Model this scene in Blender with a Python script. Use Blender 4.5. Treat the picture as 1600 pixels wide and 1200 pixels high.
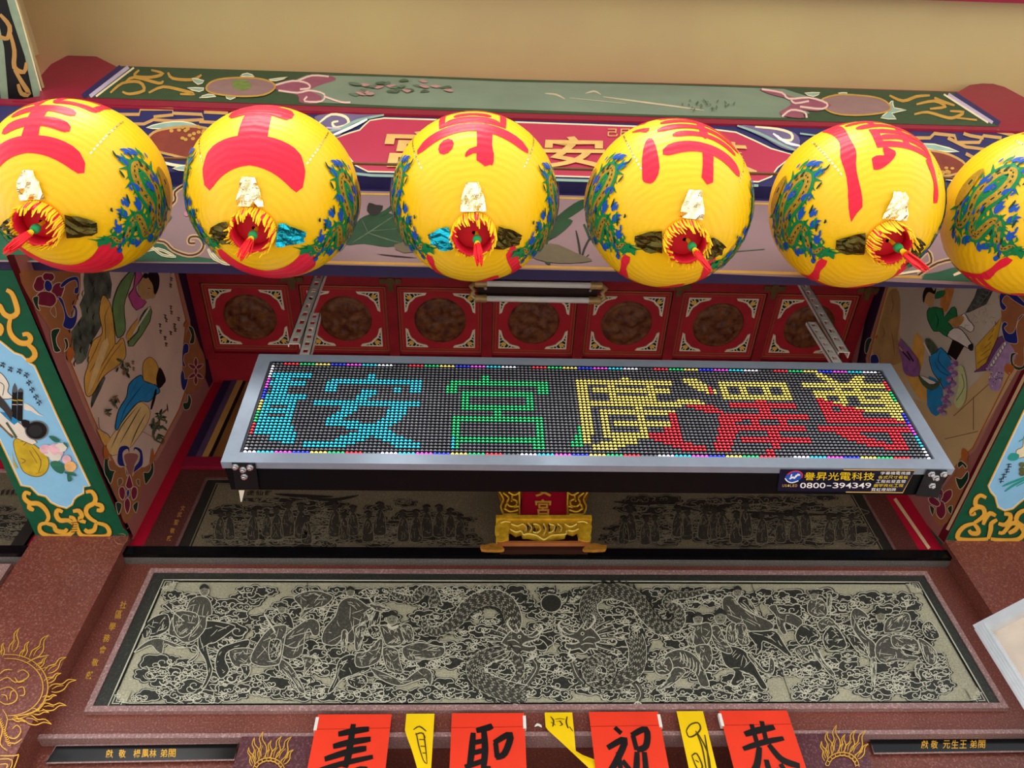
import bpy, bmesh, math, random
from mathutils import Vector, Matrix
from mathutils.geometry import tessellate_polygon
for o in list(bpy.data.objects): bpy.data.objects.remove(o)
S = bpy.context.scene
COL = S.collection
rnd = random.Random(7)
# ------------------------------------------------------------------ camera
FPX = 1198.447
PITCH, YAW, ROLL = math.radians(54.76257), math.radians(4.08106), math.radians(-2.55188)
CAM = Vector((0, 0, 1.6))
FW = Vector((math.sin(YAW)*math.cos(PITCH), math.cos(YAW)*math.cos(PITCH), math.sin(PITCH)))
_r = Vector((math.cos(YAW), -math.sin(YAW), 0)); _u = _r.cross(FW)
RT = math.cos(ROLL)*_r + math.sin(ROLL)*_u
UP = -math.sin(ROLL)*_r + math.cos(ROLL)*_u
cam = bpy.data.objects.new('camera', bpy.data.cameras.new('camera')); COL.objects.link(cam)
cam.matrix_world = Matrix(((RT.x, UP.x, -FW.x, CAM.x), (RT.y, UP.y, -FW.y, CAM.y), (RT.z, UP.z, -FW.z, CAM.z), (0, 0, 0, 1)))
cam.data.sensor_width = 36; cam.data.lens = FPX/1600*36; cam.data.clip_start = .02
S.camera = cam
# ------------------------------------------------------------------ light: overcast daylight from the open street side
W = bpy.data.worlds.new('world'); S.world = W; W.use_nodes = True
bg = W.node_tree.nodes['Background']; bg.inputs[0].default_value = (.93, .97, 1, 1); bg.inputs[1].default_value = 1.0
sun = bpy.data.objects.new('sun', bpy.data.lights.new('sun', 'SUN')); COL.objects.link(sun)
sun.data.energy = 1.6; sun.data.angle = math.radians(35); sun.data.color = (1, .97, .92)
sun.rotation_euler = (math.radians(48), 0, math.radians(-12))
S.view_settings.view_transform = 'Standard'; S.view_settings.look = 'None'; S.view_settings.gamma = 1
S.view_settings.exposure = 1.05
S.view_settings.use_curve_mapping = False
# ------------------------------------------------------------------ helpers
def lin(c):
    if isinstance(c, str):
        c = [int(c[i:i+2], 16)/255 for i in (0, 2, 4)]
    return tuple((x/12.92 if x <= .04045 else ((x+.055)/1.055)**2.4) for x in c)
MATS = {}
def mat(name, col, rough=.6, metal=0., var=.08, scale=30, bump=0., bscale=200, emit=0., spec=.22, col2=None, coat=0.):
    """procedural paint/stone/metal: base colour broken up by noise, optional fine bump"""
    if name in MATS: return MATS[name]
    m = bpy.data.materials.new(name); m.use_nodes = True; MATS[name] = m
    nt = m.node_tree; b = nt.nodes['Principled BSDF']; c = lin(col)
    b.inputs['Roughness'].default_value = rough; b.inputs['Metallic'].default_value = metal
    b.inputs['Specular IOR Level'].default_value = spec
    b.inputs['Coat Weight'].default_value = coat
    tc = nt.nodes.new('ShaderNodeTexCoord')
    if var > 0 or col2:
        n = nt.nodes.new('ShaderNodeTexNoise'); n.inputs['Scale'].default_value = scale; n.inputs['Detail'].default_value = 5
        nt.links.new(tc.outputs['Object'], n.inputs['Vector'])
        r = nt.nodes.new('ShaderNodeValToRGB')
        r.color_ramp.elements[0].position = .32; r.color_ramp.elements[1].position = .68
        c2 = lin(col2) if col2 else tuple(min(1, x*(1+var)) for x in c)
        c1 = c if col2 else tuple(x*(1-var) for x in c)
        r.color_ramp.elements[0].color = (*c1, 1); r.color_ramp.elements[1].color = (*c2, 1)
        nt.links.new(n.outputs['Fac'], r.inputs['Fac']); nt.links.new(r.outputs['Color'], b.inputs['Base Color'])
    else:
        b.inputs['Base Color'].default_value = (*c, 1)
    if bump > 0:
        n2 = nt.nodes.new('ShaderNodeTexNoise'); n2.inputs['Scale'].default_value = bscale; n2.inputs['Detail'].default_value = 3
        nt.links.new(tc.outputs['Object'], n2.inputs['Vector'])
        bp = nt.nodes.new('ShaderNodeBump'); bp.inputs['Strength'].default_value = bump; bp.inputs['Distance'].default_value = .004
        nt.links.new(n2.outputs['Fac'], bp.inputs['Height']); nt.links.new(bp.outputs['Normal'], b.inputs['Normal'])
    if emit > 0:
        b.inputs['Emission Color'].default_value = (*c, 1); b.inputs['Emission Strength'].default_value = emit
    return m
def granite(name, base, speck, rough=.35):
    if name in MATS: return MATS[name]
    m = mat(name, base, rough=rough, var=0, spec=.3)
    nt = m.node_tree; b = nt.nodes['Principled BSDF']
    tc = nt.nodes.new('ShaderNodeTexCoord')
    v = nt.nodes.new('ShaderNodeTexNoise'); v.inputs['Scale'].default_value = 210; v.inputs['Detail'].default_value = 2
    w = nt.nodes.new('ShaderNodeTexNoise'); w.inputs['Scale'].default_value = 9; w.inputs['Detail'].default_value = 4
    for n in (v, w): nt.links.new(tc.outputs['Object'], n.inputs['Vector'])
    r = nt.nodes.new('ShaderNodeValToRGB'); e = r.color_ramp.elements
    c = lin(base); s = lin(speck)
    e[0].position = .3; e[0].color = (*[x*.72 for x in c], 1); e[1].position = .74; e[1].color = (*s, 1)
    k = r.color_ramp.elements.new(.55); k.color = (*c, 1)
    nt.links.new(v.outputs['Fac'], r.inputs['Fac'])
    mx = nt.nodes.new('ShaderNodeMix'); mx.data_type = 'RGBA'; mx.blend_type = 'MULTIPLY'; mx.inputs[0].default_value = .35
    nt.links.new(r.outputs['Color'], mx.inputs[6]); nt.links.new(w.outputs['Fac'], mx.inputs[7])
    nt.links.new(mx.outputs[2], b.inputs['Base Color'])
    return m
def mesh_obj(name, verts, faces, mats, parent=None, mi=None, smooth=False):
    me = bpy.data.meshes.new(name); me.from_pydata([tuple(v) for v in verts], [], faces)
    for m in (mats if isinstance(mats, (list, tuple)) else [mats]): me.materials.append(m)
    if mi: me.polygons.foreach_set('material_index', mi)
    if smooth: me.polygons.foreach_set('use_smooth', [True]*len(me.polygons))
    me.update()
    o = bpy.data.objects.new(name, me); COL.objects.link(o)
    if parent: o.parent = parent; o.matrix_parent_inverse = Matrix.Translation(parent.location).inverted() if parent.type == 'EMPTY' else Matrix()
    return o
class MB:
    """mesh builder: boxes, prisms, tubes, lathes gathered into ONE mesh"""
    def __init__(s): s.v = []; s.f = []; s.m = []
    def add(s, vs, fs, m=0):
        b = len(s.v); s.v += [Vector(v) for v in vs]; s.f += [tuple(b+i for i in f) for f in fs]; s.m += [m]*len(fs); return s
    def box(s, x0, x1, y0, y1, z0, z1, m=0):
        return s.add([(x, y, z) for z in (z0, z1) for y in (y0, y1) for x in (x0, x1)],
                     [(0, 2, 3, 1), (4, 5, 7, 6), (0, 1, 5, 4), (2, 6, 7, 3), (0, 4, 6, 2), (1, 3, 7, 5)], m)
    def obox(s, o, a, b, c, m=0):
        """oriented box: corner o and edge vectors a, b, c"""
        o, a, b, c = map(Vector, (o, a, b, c))
        return s.add([o+a*i+b*j+c*k for k in (0, 1) for j in (0, 1) for i in (0, 1)],
                     [(0, 2, 3, 1), (4, 5, 7, 6), (0, 1, 5, 4), (2, 6, 7, 3), (0, 4, 6, 2), (1, 3, 7, 5)], m)
    def prism(s, pts, d, m=0):
        """planar 3D outline extruded by vector d"""
        pts = [Vector(p) for p in pts]; n = len(pts); d = Vector(d)
        t = tessellate_polygon([pts])
        s.add(pts+[p+d for p in pts], [tuple(q) for q in t]+[tuple(n+i for i in reversed(q)) for q in t]+[(i, (i+1) % n, n+(i+1) % n, n+i) for i in range(n)], m)
        return s
    def tube(s, pts, r, n=8, m=0, closed=False, cap=True):
        pts = [Vector(p) for p in pts]; rs = r if isinstance(r, (list, tuple)) else [r]*len(pts); vs = []; k = len(pts)
        ref = None
        for i, p in enumerate(pts):
            if closed: t = pts[(i+1) % k]-pts[i-1]
            else: t = pts[min(i+1, k-1)]-pts[max(i-1, 0)]
            t.normalize()
            if ref is None or abs(ref.dot(t)) > .95: ref = Vector((0, 0, 1)) if abs(t.z) < .9 else Vector((1, 0, 0))
            a = t.cross(ref).normalized(); b = t.cross(a)
            vs += [p+(a*math.cos(2*math.pi*j/n)+b*math.sin(2*math.pi*j/n))*rs[i] for j in range(n)]
        fs = [(i*n+j, i*n+(j+1) % n, ((i+1) % k)*n+(j+1) % n, ((i+1) % k)*n+j) for i in range(k if closed else k-1) for j in range(n)]
        if cap and not closed: fs += [tuple(range(n)), tuple((k-1)*n+j for j in reversed(range(n)))]
        return s.add(vs, fs, m)
    def lathe(s, prof, o=(0, 0, 0), n=24, m=0, ax='z'):
        o = Vector(o); vs = []
        for r, h in prof:
            for j in range(n):
                a = 2*math.pi*j/n; c, q = r*math.cos(a), r*math.sin(a)
                vs.append(o+Vector((c, q, h) if ax == 'z' else ((c, h, q) if ax == 'y' else (h, c, q))))
        fs = [(i*n+j, i*n+(j+1) % n, (i+1)*n+(j+1) % n, (i+1)*n+j) for i in range(len(prof)-1) for j in range(n)]
        fs += [tuple(range(n)), tuple((len(prof)-1)*n+j for j in reversed(range(n)))]
        return s.add(vs, fs, m)
    def build(s, name, mats, parent=None, smooth=False):
        return mesh_obj(name, s.v, s.f, mats, parent, s.m, smooth)
def empty(name, loc):
    o = bpy.data.objects.new(name, None); COL.objects.link(o); o.location = loc; o.empty_display_size = .05; return o
def tag(o, label, cat, group=None):
    o['label'] = label; o['category'] = cat
    if group: o['group'] = group
    return o
def struct(o): o['kind'] = 'structure'; return o
def stuff(o): o['kind'] = 'stuff'; return o
# ---- painted and carved work: outlines are laid on the real surface they belong to
def ray(x, y): return RT*((x-800)/FPX)+UP*((600-y)/FPX)+FW
class Plane:
    def __init__(s, o, n): s.o = Vector(o); s.n = Vector(n).normalized()
    def __call__(s, x, y, off=0.):
        d = ray(x, y); k = (s.o+s.n*off-CAM).dot(s.n)/d.dot(s.n); return CAM+d*k
def cr(p, closed=True, n=4):
    """Catmull-Rom smoothing of a 2D outline"""
    k = len(p); out = []
    if k < 3: return [tuple(q) for q in p]
    for i in range(k if closed else k-1):
        a, b, c, d = (p[(i-1) % k], p[i], p[(i+1) % k], p[(i+2) % k]) if closed else (p[max(i-1, 0)], p[i], p[i+1], p[min(i+2, k-1)])
        for j in range(n):
            t = j/n; t2 = t*t; t3 = t2*t
            out.append(tuple(.5*(2*b[q]+(c[q]-a[q])*t+(2*a[q]-5*b[q]+4*c[q]-d[q])*t2+(3*b[q]-a[q]-3*c[q]+d[q])*t3) for q in (0, 1)))
    if not closed: out.append(tuple(p[-1]))
    return out
_gl = {}
def glyph(t, bold=0.):
    """outline of a character as a flat mesh, scaled to the unit square"""
    if (t, bold) in _gl: return _gl[t, bold]
    c = bpy.data.curves.new('g', 'FONT'); c.body = t; c.resolution_u = 3; c.offset = bold
    o = bpy.data.objects.new('g', c); COL.objects.link(o)
    dg = bpy.context.evaluated_depsgraph_get(); dg.update()
    me = bpy.data.meshes.new_from_object(o.evaluated_get(dg))
    vs = [(v.co.x, v.co.y) for v in me.vertices]; fs = [tuple(p.vertices) for p in me.polygons]
    bpy.data.objects.remove(o); bpy.data.curves.remove(c); bpy.data.meshes.remove(me)
    if vs:
        x0, x1 = min(v[0] for v in vs), max(v[0] for v in vs); y0, y1 = min(v[1] for v in vs), max(v[1] for v in vs)
        vs = [((x-x0)/max(1e-6, x1-x0), (y1-y)/max(1e-6, y1-y0)) for x, y in vs]
    _gl[t, bold] = (vs, fs); return vs, fs
class Art:
    """one motif: filled outlines and brush lines over a surface, gathered into one mesh"""
    def __init__(s, surf, off=(0, 0, 1), base=.0005, step=.00012):
        s.surf = surf; s.x0, s.y0, s.k = off; s.h = base; s.step = step; s.v = []; s.f = []; s.mi = []; s.mats = []
    def _m(s, m):
        if m not in s.mats: s.mats.append(m)
        return s.mats.index(m)
    def _p(s, p): return (s.x0+p[0]/s.k, s.y0+p[1]/s.k)
    def raw(s, pts, faces, m, thick=0., h=None):
        """pts already in surface coordinates"""
        if h is None: s.h += s.step; h = s.h
        b = len(s.v); s.v += [s.surf(p[0], p[1], h+thick) for p in pts]
        s.f += [tuple(b+i for i in f) for f in faces]; s.mi += [s._m(m)]*len(faces)
        return b
    def fill(s, pts, m, smooth=4, thick=0.):
        if smooth: pts = cr(pts, True, smooth)
        q = [s._p(p) for p in pts]
        t = tessellate_polygon([[Vector((a, b, 0)) for a, b in q]])
        b = s.raw(q, [tuple(i) for i in t], m, thick)
        if thick:
            n = len(q); c = len(s.v); s.v += [s.surf(p[0], p[1], 0) for p in q]
            s.f += [(b+i, b+(i+1) % n, c+(i+1) % n, c+i) for i in range(n)]; s.mi += [s._m(m)]*n
        return s
    def line(s, pts, w, m, closed=False, smooth=3, taper=0., thick=0.):
        if smooth and len(pts) > 2: pts = cr(pts, closed, smooth)
        n = len(pts); q = []
        for i, p in enumerate(pts):
            a = pts[i-1] if (closed or i > 0) else p; c = pts[(i+1) % n] if (closed or i < n-1) else p
            dx, dy = c[0]-a[0], c[1]-a[1]; l = math.hypot(dx, dy) or 1
            t = i/(n-1) if n > 1 else 0
            ww = w*.5*(1-taper*abs(2*t-1)**2) if taper >= 0 else w*.5*(1+taper*t)
            q += [s._p((p[0]-dy/l*ww, p[1]+dx/l*ww)), s._p((p[0]+dy/l*ww, p[1]-dx/l*ww))]
        fs = [(2*i, 2*i+1, (2*i+3) % (2*n), (2*i+2) % (2*n)) for i in range(n if closed else n-1)]
        s.raw(q, fs, m, thick); return s
    def outl(s, pts, fillm, linem, w, smooth=4, thick=0.):
        s.fill(pts, fillm, smooth, thick); s.line(pts, w, linem, True, smooth, thick=thick); return s
    def dot(s, x, y, r, m, ry=None, n=10, thick=0.):
        ry = ry or r
        return s.fill([(x+r*math.cos(2*math.pi*i/n), y+ry*math.sin(2*math.pi*i/n)) for i in range(n)], m, 0, thick)
    def text(s, t, quad, m, bold=0., thick=0.):
        """a character stretched over the quad TL, TR, BR, BL"""
        vs, fs = glyph(t, bold); A, B, C, D = quad; q = []
        for u, v in vs:
            q.append(s._p(tuple(A[i]*(1-u)*(1-v)+B[i]*u*(1-v)+C[i]*u*v+D[i]*(1-u)*v for i in (0, 1))))
        if q: s.raw(q, fs, m, thick)
        return s
    def build(s, name, parent=None, label=None):
        o = mesh_obj(name, s.v, s.f, s.mats, parent, s.mi)
        if label: o['label'] = label
        return o
def rect(x0, y0, x1, y1): return [(x0, y0), (x1, y0), (x1, y1), (x0, y1)]
# ------------------------------------------------------------------ palette
GR = granite('red_granite', '814438', 'a57266', .34)
GRP = granite('pink_granite', 'a8807c', 'd0b4ac', .4)
GRD = granite('dark_granite', '33322f', '55544f', .35)
GRL = granite('pale_granite', 'a9a389', 'c9c4ab', .6)
BLK = mat('black_stone', '0b0b0d', .2, var=.2)
CRI = mat('crimson_paint', '86142f', .42, var=.06)
DCRI = mat('dark_crimson_paint', '7c0f28', .38, var=.08)
CEILR = mat('ceiling_red', '96202a', .42, var=.12, scale=14)
CREAM = mat('cream_paint', 'bba972', .38, var=0, col2='b39a70', scale=1.6, spec=.4)
GRN = mat('beam_green', '0c5238', .5, var=.1)
NAVY = mat('navy_paint', '242150', .5)
PURP = mat('purple_paint', '2c2246', .5)
GOLD = mat('ochre_gold', 'e0a83f', .5, var=.08)
GOLD2 = mat('gold_leaf', 'dda02a', .3, metal=.75, var=.15, scale=60)
TAN = mat('tan_paint', 'b98a4c', .55)
MAUV = mat('mauve_paint', '99777a', .55, var=.06, scale=8)
SKYB = mat('sky_blue_paint', '8cc4e8', .5, var=.03)
WHITE = mat('white_paint', 'ece6da', .5, var=.04)
BLACK = mat('black_paint', '141112', .5, var=.1)
FLOORM = mat('paving', 'd6d4ce', .8, var=.12, scale=4)
MAROON = mat('maroon_paint', '4e1420', .5)
ZB = 3.345; ZC = 4.237; YP = 1.84; YW = 1.9; YU = 1.871; XL = -1.11; XR = 1.547
PW = Plane((0, YW, 0), (0, -1, 0)); PU = Plane((0, YU, 0), (0, -1, 0)); PP = Plane((0, YP, 0), (0, -1, 0))
PSL = Plane((XL, 0, 0), (1, 0, 0)); PSR = Plane((XR, 0, 0), (-1, 0, 0)); PB = Plane((0, 0, ZB), (0, 0, -1)); PC = Plane((0, 0, ZC), (0, 0, -1))
# ------------------------------------------------------------------ floor, walls
struct(MB().box(-12, 12, -16, 6, -.2, 0).build('floor', FLOORM))
wb = MB()
PLG = Plane((0, YW-.045, 0), (0, -1, 0)); ZL1 = PLG(800, 856).z; ZL0 = PLG(800, 868.5).z; ZL2 = Plane((0, YW-.03, 0), (0, -1, 0))(800, 873).z
wb.box(-4, 4.5, YW, 2.3, 2.704, ZL0)
jl0, jl1 = PW(372, 1180).x, PW(545, 1180).x
jr0, jr1 = PW(1180, 1180).x, PW(1352, 1180).x
wb.box(-4, jl0, YW+.03, 2.3, 0, 2.704); wb.box(jr1, 4.5, YW+.03, 2.3, 0, 2.704)
struct(wb.build('wall_back', GR))
for a, b in ((jl0, jl1), (jr0, jr1)):
    struct(MB().box(a, b, YW-.012, 2.3, 0, 2.6995).build('trim_1', granite('jamb_granite', '5d2e35', '84585c', .35)))
d = MB().box(jl1, jr0, 2.1, 2.16, 0, 2.704)
d1 = struct(d.build('door_1', MAROON))
for i in range(2):
    xa = jl1+.05+(jr0-jl1)/2*i; xb = xa+(jr0-jl1)/2-.1
    for z0, z1 in ((.2, 1.1), (1.25, 2.5)):
        MB().box(xa, xb, 2.085, 2.1, z0, z1).build('panel', mat('door_panel', '5e1a26', .45), d1)
for z0, z1, y0, m in ((2.700, 2.712, YW-.006, GRP), (ZL0, ZL1, YW-.045, BLK), (ZL2, ZL0-.0005, YW-.03, granite('ledge_grey', '6f6a66', '908a84', .4))):
    struct(MB().box(-4, 4.5, y0, YW+.05, z0, z1).build('trim_2', m))
uw = MB().box(-4, 4.5, YU, 2.3, ZL1, ZC)
struct(uw.build('wall_upper', mat('wall_crimson', 'b01230', .42, var=.06)))
# ------------------------------------------------------------------ pillars
def pillar(x0, x1, label):
    p = empty('stone_pillar', ((x0+x1)/2, YP, 0)); tag(p, label, 'pillar', 'stone pillars beside the relief panels')
    MB().box(x0, x1, YP, 2.25, .25, ZB).build('shaft', GR, p)
    MB().box(x0-.03, x1+.03, YP-.03, 2.28, 0, .25).build('plinth', GRD, p)
    return p
pilL = pillar(-1.40, XL, 'red granite pillar engraved with a golden dragon, under the left green beam')
pilR = pillar(XR, 1.84, 'plain red granite pillar under the right green beam, behind the aluminium frame')
# ------------------------------------------------------------------ inner ceiling with medallion tiles
ce = struct(MB().box(-4, 4.5, .84, 2.3, ZC, ZC+.12).build('ceiling', CEILR))
X0T, PT = -1.09, .371; Y0T, Y1T = 1.375, 1.715
RIBM = mat('ceiling_rib', '8b1d26', .4, var=.12, scale=20); LINE = mat('dull_gold_line', '8a6a3a', .5)
TILEM = mat('tile_red', 'a3222c', .4, var=.1, scale=18)
for y in (Y0T, 1.03): MB().box(XL, XR, y-.022, y+.022, ZC-.016, ZC).build('rib', RIBM, ce)
MB().box(XL, XR, Y1T, Y1T+.03, ZC-.016, ZC).build('rib', RIBM, ce)
for i in range(8):
    x = X0T+PT*i
    MB().box(x-.02, x+.02, .92, Y1T, ZC-.018, ZC).build('rib', RIBM, ce)
MEDM = mat('medallion_brown', '4a1f18', .45, var=0, col2='7a4a2a', scale=38, bump=.6, bscale=60)
FILW = mat('filigree_white', 'd8cfb4', .5); FILB = mat('filigree_black', '16100f', .5)
def tile(i):
    xc = X0T+PT*(i+.5); yc = (Y0T+Y1T)/2+.006; z = ZC-.0005
    a = .163; b = .146
    t = MB().box(xc-a, xc+a, yc-b, yc+b, z-.006, z).build('ceiling_tile', TILEM, ce)
    fr = MB()
    for q, w in ((0, .003), (.012, .0015)):
        A, B = a-q, b-q; zz = (z-.008, z-.006)
        fr.box(xc-A, xc+A, yc-B, yc-B+w, *zz).box(xc-A, xc+A, yc+B-w, yc+B, *zz).box(xc-A, xc-A+w, yc-B, yc+B, *zz).box(xc+A-w, xc+A, yc-B, yc+B, *zz)
    fr.build('gold_line', LINE, t)
    # medallion: domed disc with a relief of ridges
    rr = random.Random(20+i); R = .102
    vs = []; fs = []; nr, na = 14, 48
    bl = [(rr.uniform(-.07, .07), rr.uniform(-.07, .07), rr.uniform(.008, .02), rr.uniform(.003, .008)) for _ in range(46)]
    for k in range(nr+1):
        for j in range(na):
            ang = 2*math.pi*j/na; r = R*k/nr
            x, y = r*math.cos(ang), r*math.sin(ang)
            h = .006+sum(s*math.exp(-((x-p)**2+(y-q)**2)/(w*w)) for p, q, w, s in bl)
            if k >= nr-1: h = .008+.003*(j % 2) if k == nr-1 else 0
            vs.append((xc+x, yc+y, z-.006-h))
    fs = [(k*na+j, k*na+(j+1) % na, (k+1)*na+(j+1) % na, (k+1)*na+j) for k in range(nr) for j in range(na)]
    mesh_obj('medallion', vs, fs, MEDM, t, smooth=True)
    for sx in (-1, 1):
        for sy in (-1, 1):
            c = (xc+sx*.138, yc+sy*.124)
            surf = lambda x, y, off, c=c, sx=sx, sy=sy: Vector((c[0]-sx*x, c[1]-sy*y, z-.006-off))
            A = Art(surf, base=.0012)
            A.fill([(0, 0), (.088, 0), (.082, .01), (.058, .016), (.044, .022), (.034, .034), (.022, .044), (.016, .058), (.010, .082), (0, .088)], FILW, 0, thick=.002)
            A.fill([(.006, .006), (.07, .005), (.052, .011), (.04, .015), (.028, .028), (.015, .04), (.011, .052), (.005, .07)], FILB, 0, thick=.0022)
            for p in ([(.02, .005), (.03, .02)], [(.036, .004), (.042, .014)], [(.05, .004), (.054, .012)], [(.005, .02), (.02, .03)], [(.004, .036), (.014, .042)], [(.004, .05), (.012, .054)], [(.008, .008), (.024, .024)]):
                A.line(p, .0035, FILW, smooth=0, thick=.0025)
            A.dot(.021, .021, .0095, GOLD, thick=.003)
            A.build('corner_ornament', t)
for i in range(7): tile(i)
CROSS = mat('bronze_cross', '5c4326', .5, var=.2)
for i in range(1, 8):
    x = X0T+PT*i
    c = MB()
    c.box(x-.042, x+.042, Y0T-.011, Y0T+.011, ZC-.022, ZC-.016); c.box(x-.011, x+.011, Y0T-.036, Y0T+.042, ZC-.0225, ZC-.016)
    c.lathe([(.019, -.026), (.019, -.016)], (x, Y0T, ZC), 12)
    c.build('rib_cross', CROSS, ce)
# ------------------------------------------------------------------ eave soffit above the front beam
ZE = 4.8
struct(MB().box(-4, 4.5, -.9, .95, ZE, ZE+.12).build('ceiling_eave', CREAM))
struct(MB().box(-4, 4.5, .26, .425, ZE-.06, ZE).build('trim_3', CRI))
# ------------------------------------------------------------------ front beam: three painted boards stepping out
fb = empty('front_beam', (.2, .87, ZB)); tag(fb, 'long painted front beam of three stepped boards behind the lanterns', 'beam')
Y1, Y2, Y2T, Y3 = .875, .837, .736, .729; Z2 = 3.865; Z3 = Plane((0, .729, 0), (0, -1, 0))(800, 184).z
NEUT = mat('beam_core', '3a2a44', .55)
PNKB = mat('lotus_ground', '84696a', .55, var=.05, scale=6)
b1 = MB().box(-3.5, 4, Y1, Y1+.03, ZB, Z2, 0)
lowb = b1.build('lower_board', [PURP], fb)
MB().prism([(-3.5, Y2, Z2), (-3.5, Y1+.05, Z2), (-3.5, Y1+.05, Z3), (-3.5, Y2T, Z3)], (7.5, 0, 0)).build('middle_board', NAVY, fb)
P1 = Plane((0, Y1, 0), (0, -1, 0)); P2 = Plane((0, Y2, Z2), (0, -(Z3-Z2), -(Y2-Y2T))); P3 = Plane((0, Y3, 0), (0, -1, 0))
def px3(pl, pts, k=None): return [pl(x, y) for x, y in pts]
top = [(62, 150), (64, 118), (80, 100), (105, 87), (128, 84), (150, 88), (168, 97), (182, 104), (505, 113), (800, 124), (1100, 131), (1498, 143), (1515, 133), (1545, 129), (1570, 136), (1600, 152), (1640, 170), (1640, 207), (1559, 204), (1100, 192.5), (800, 184), (500, 174), (157, 163), (20, 158)]
ub = MB(); ub.prism(px3(P3, top), (0, .05, 0))
ub.box(-3.5, 4, Y3+.002, Y2T+.06, Z3+.001, Z3+.06)
ub.build('upper_board', CRI, fb)
# ------------------------------------------------------------------ depth beams over the pillars (side flank + soffit)
def dbeam(x0, x1, label):
    e = empty('side_beam', ((x0+x1)/2, 1.4, ZB)); tag(e, label, 'beam', 'painted beams running in from the pillars')
    MB().box(x0, x1, Y1+.031, YU, ZB, ZC-.0005).build('beam_body', GRN, e)
    return e
dbL = dbeam(-1.40, XL, 'painted beam over the left pillar, flank showing two robed women')
dbR = dbeam(XR, 1.84, 'painted beam over the right pillar, flank showing a seated figure in green')
# beam above the eave at the left
eb = empty('eave_beam', (-1.6, .2, 4.3)); tag(eb, 'green and gold scrolled eave beam at the top left corner', 'beam')
MB().box(-1.86, -1.485, -.9, .727, 4.3, 4.335).build('soffit_board', CREAM, eb); MB().box(-1.86, -1.72, -.9, .727, 4.335, ZE).build('beam_body', CREAM, eb)
# ------------------------------------------------------------------ LED sign hung from slotted steel bars
LT = math.atan2(.042, .379)
LO = Vector((-.577, 1.15, 1.314+1.6)); LV = Vector((0, -math.sin(LT), math.cos(LT))); LN = Vector((0, math.cos(LT), math.sin(LT))); LX = Vector((1, 0, 0))
LW, LH, LD = 1.68, .381, .095
def LP(u, v, w): return LO+LX*u+LV*v+LN*w
ALU = mat('grey_aluminium', '8a96a6', .4, metal=.3, var=.05)
LBLK = mat('sign_black', '07090d', .5, var=.1, spec=.1)
led = empty('led_sign', LP(LW/2, 0, LD/2)); tag(led, 'long LED display sign with cyan, green, yellow and red characters in an aluminium frame', 'led sign')
def lbox(mb, u0, u1, v0, v1, w0, w1, m=0): return mb.obox(LP(u0, v0, w0), LX*(u1-u0), LV*(v1-v0), LN*(w1-w0), m)
m = MB(); lbox(m, .004, LW-.004, .002, LH-.002, .014, LD); m.build('housing', LBLK, led)
fw = .031
for nm, a in (('frame_rail', (0, LW, 0, fw)), ('frame_rail', (0, LW, LH-fw+.004, LH)), ('frame_rail', (0, fw+.003, fw, LH-fw+.004)), ('frame_rail', (LW-fw-.003, LW, fw, LH-fw+.004))):
    m = MB(); lbox(m, *a, 0, .02); m.build(nm, ALU, led)
m = MB(); lbox(m, fw, LW-fw, fw-.004, LH-fw+.006, .004, .014); face = m.build('display_face', mat('led_face', '3b3d46', .45, var=.1), led)
# shade ribs between the diode rows
m = MB()
for r in range(33):
    v = .0305+.01*r
    lbox(m, .04, LW-.04, v-.0009, v+.0009, .0005, .004)
stuff(m.build('shade_rib', LBLK, face))
GRID = {}
def R_(ox, oy, c, x0, y0, x1, y1):
    for x in range(int(x0), int(x1)+1):
        for y in range(int(y0), int(y1)+1): GRID[ox+x, oy+y] = c
def O_(ox, oy, c, x0, y0, x1, y1, t=2):
    R_(ox, oy, c, x0, y0, x1, y0+t-1); R_(ox, oy, c, x0, y1-t+1, x1, y1); R_(ox, oy, c, x0, y0, x0+t-1, y1); R_(ox, oy, c, x1-t+1, y0, x1, y1)
def D_(ox, oy, c, pts, t=3):
    for (a, b), (p, q) in zip(pts, pts[1:]):
        n = int(max(abs(p-a), abs(q-b))*2)+1
        for i in range(n+1):
            x, y = a+(p-a)*i/n, b+(q-b)*i/n; R_(ox, oy, c, round(x-t/2+.5), round(y-.5), round(x+t/2-.5), round(y+.4))
C = 'c'
R_(0, 4, C, 0, 0, 10, 1); R_(0, 4, C, 0, 3, 9, 4); R_(0, 4, C, 2, 0, 5, 9); R_(0, 4, C, 1, 8, 10, 9); R_(0, 4, C, 1, 10, 8, 21)
for y in (12, 15): R_(0, 4, None, 3, y, 6, y)
R_(0, 4, C, 1, 19, 9, 20); R_(0, 4, C, 5, 21, 10, 23); R_(0, 4, C, 8, 24, 10, 24)
a = (13, 4)
R_(*a, C, 12, 0, 13, 2); R_(*a, C, 3, 2, 25, 3); R_(*a, C, 2, 3, 4, 6); R_(*a, C, 23, 3, 25, 6); R_(*a, C, 19, 5, 20, 6)
R_(*a, C, 0, 10, 25, 11); D_(*a, C, [(13, 6), (9, 12), (5, 17)]); D_(*a, C, [(5, 17), (14, 19), (24, 25)], 4); D_(*a, C, [(21, 11), (19, 16), (15, 20), (8, 24), (1, 25)], 4)
G = 'g'; a = (45, 4)
R_(*a, G, 9, 0, 10, 2); R_(*a, G, 1, 2, 25, 3); R_(*a, G, 0, 4, 2, 6); R_(*a, G, 23, 4, 25, 6); O_(*a, G, 4, 6, 21, 12); R_(*a, G, 12, 13, 13, 15)
O_(*a, G, 2, 15, 23, 23); R_(*a, G, 2, 23, 3, 25); R_(*a, G, 21, 23, 23, 25); R_(*a, 'c', 2, 22, 2, 25)
Y = 'y'; a = (78, 4)
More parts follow.
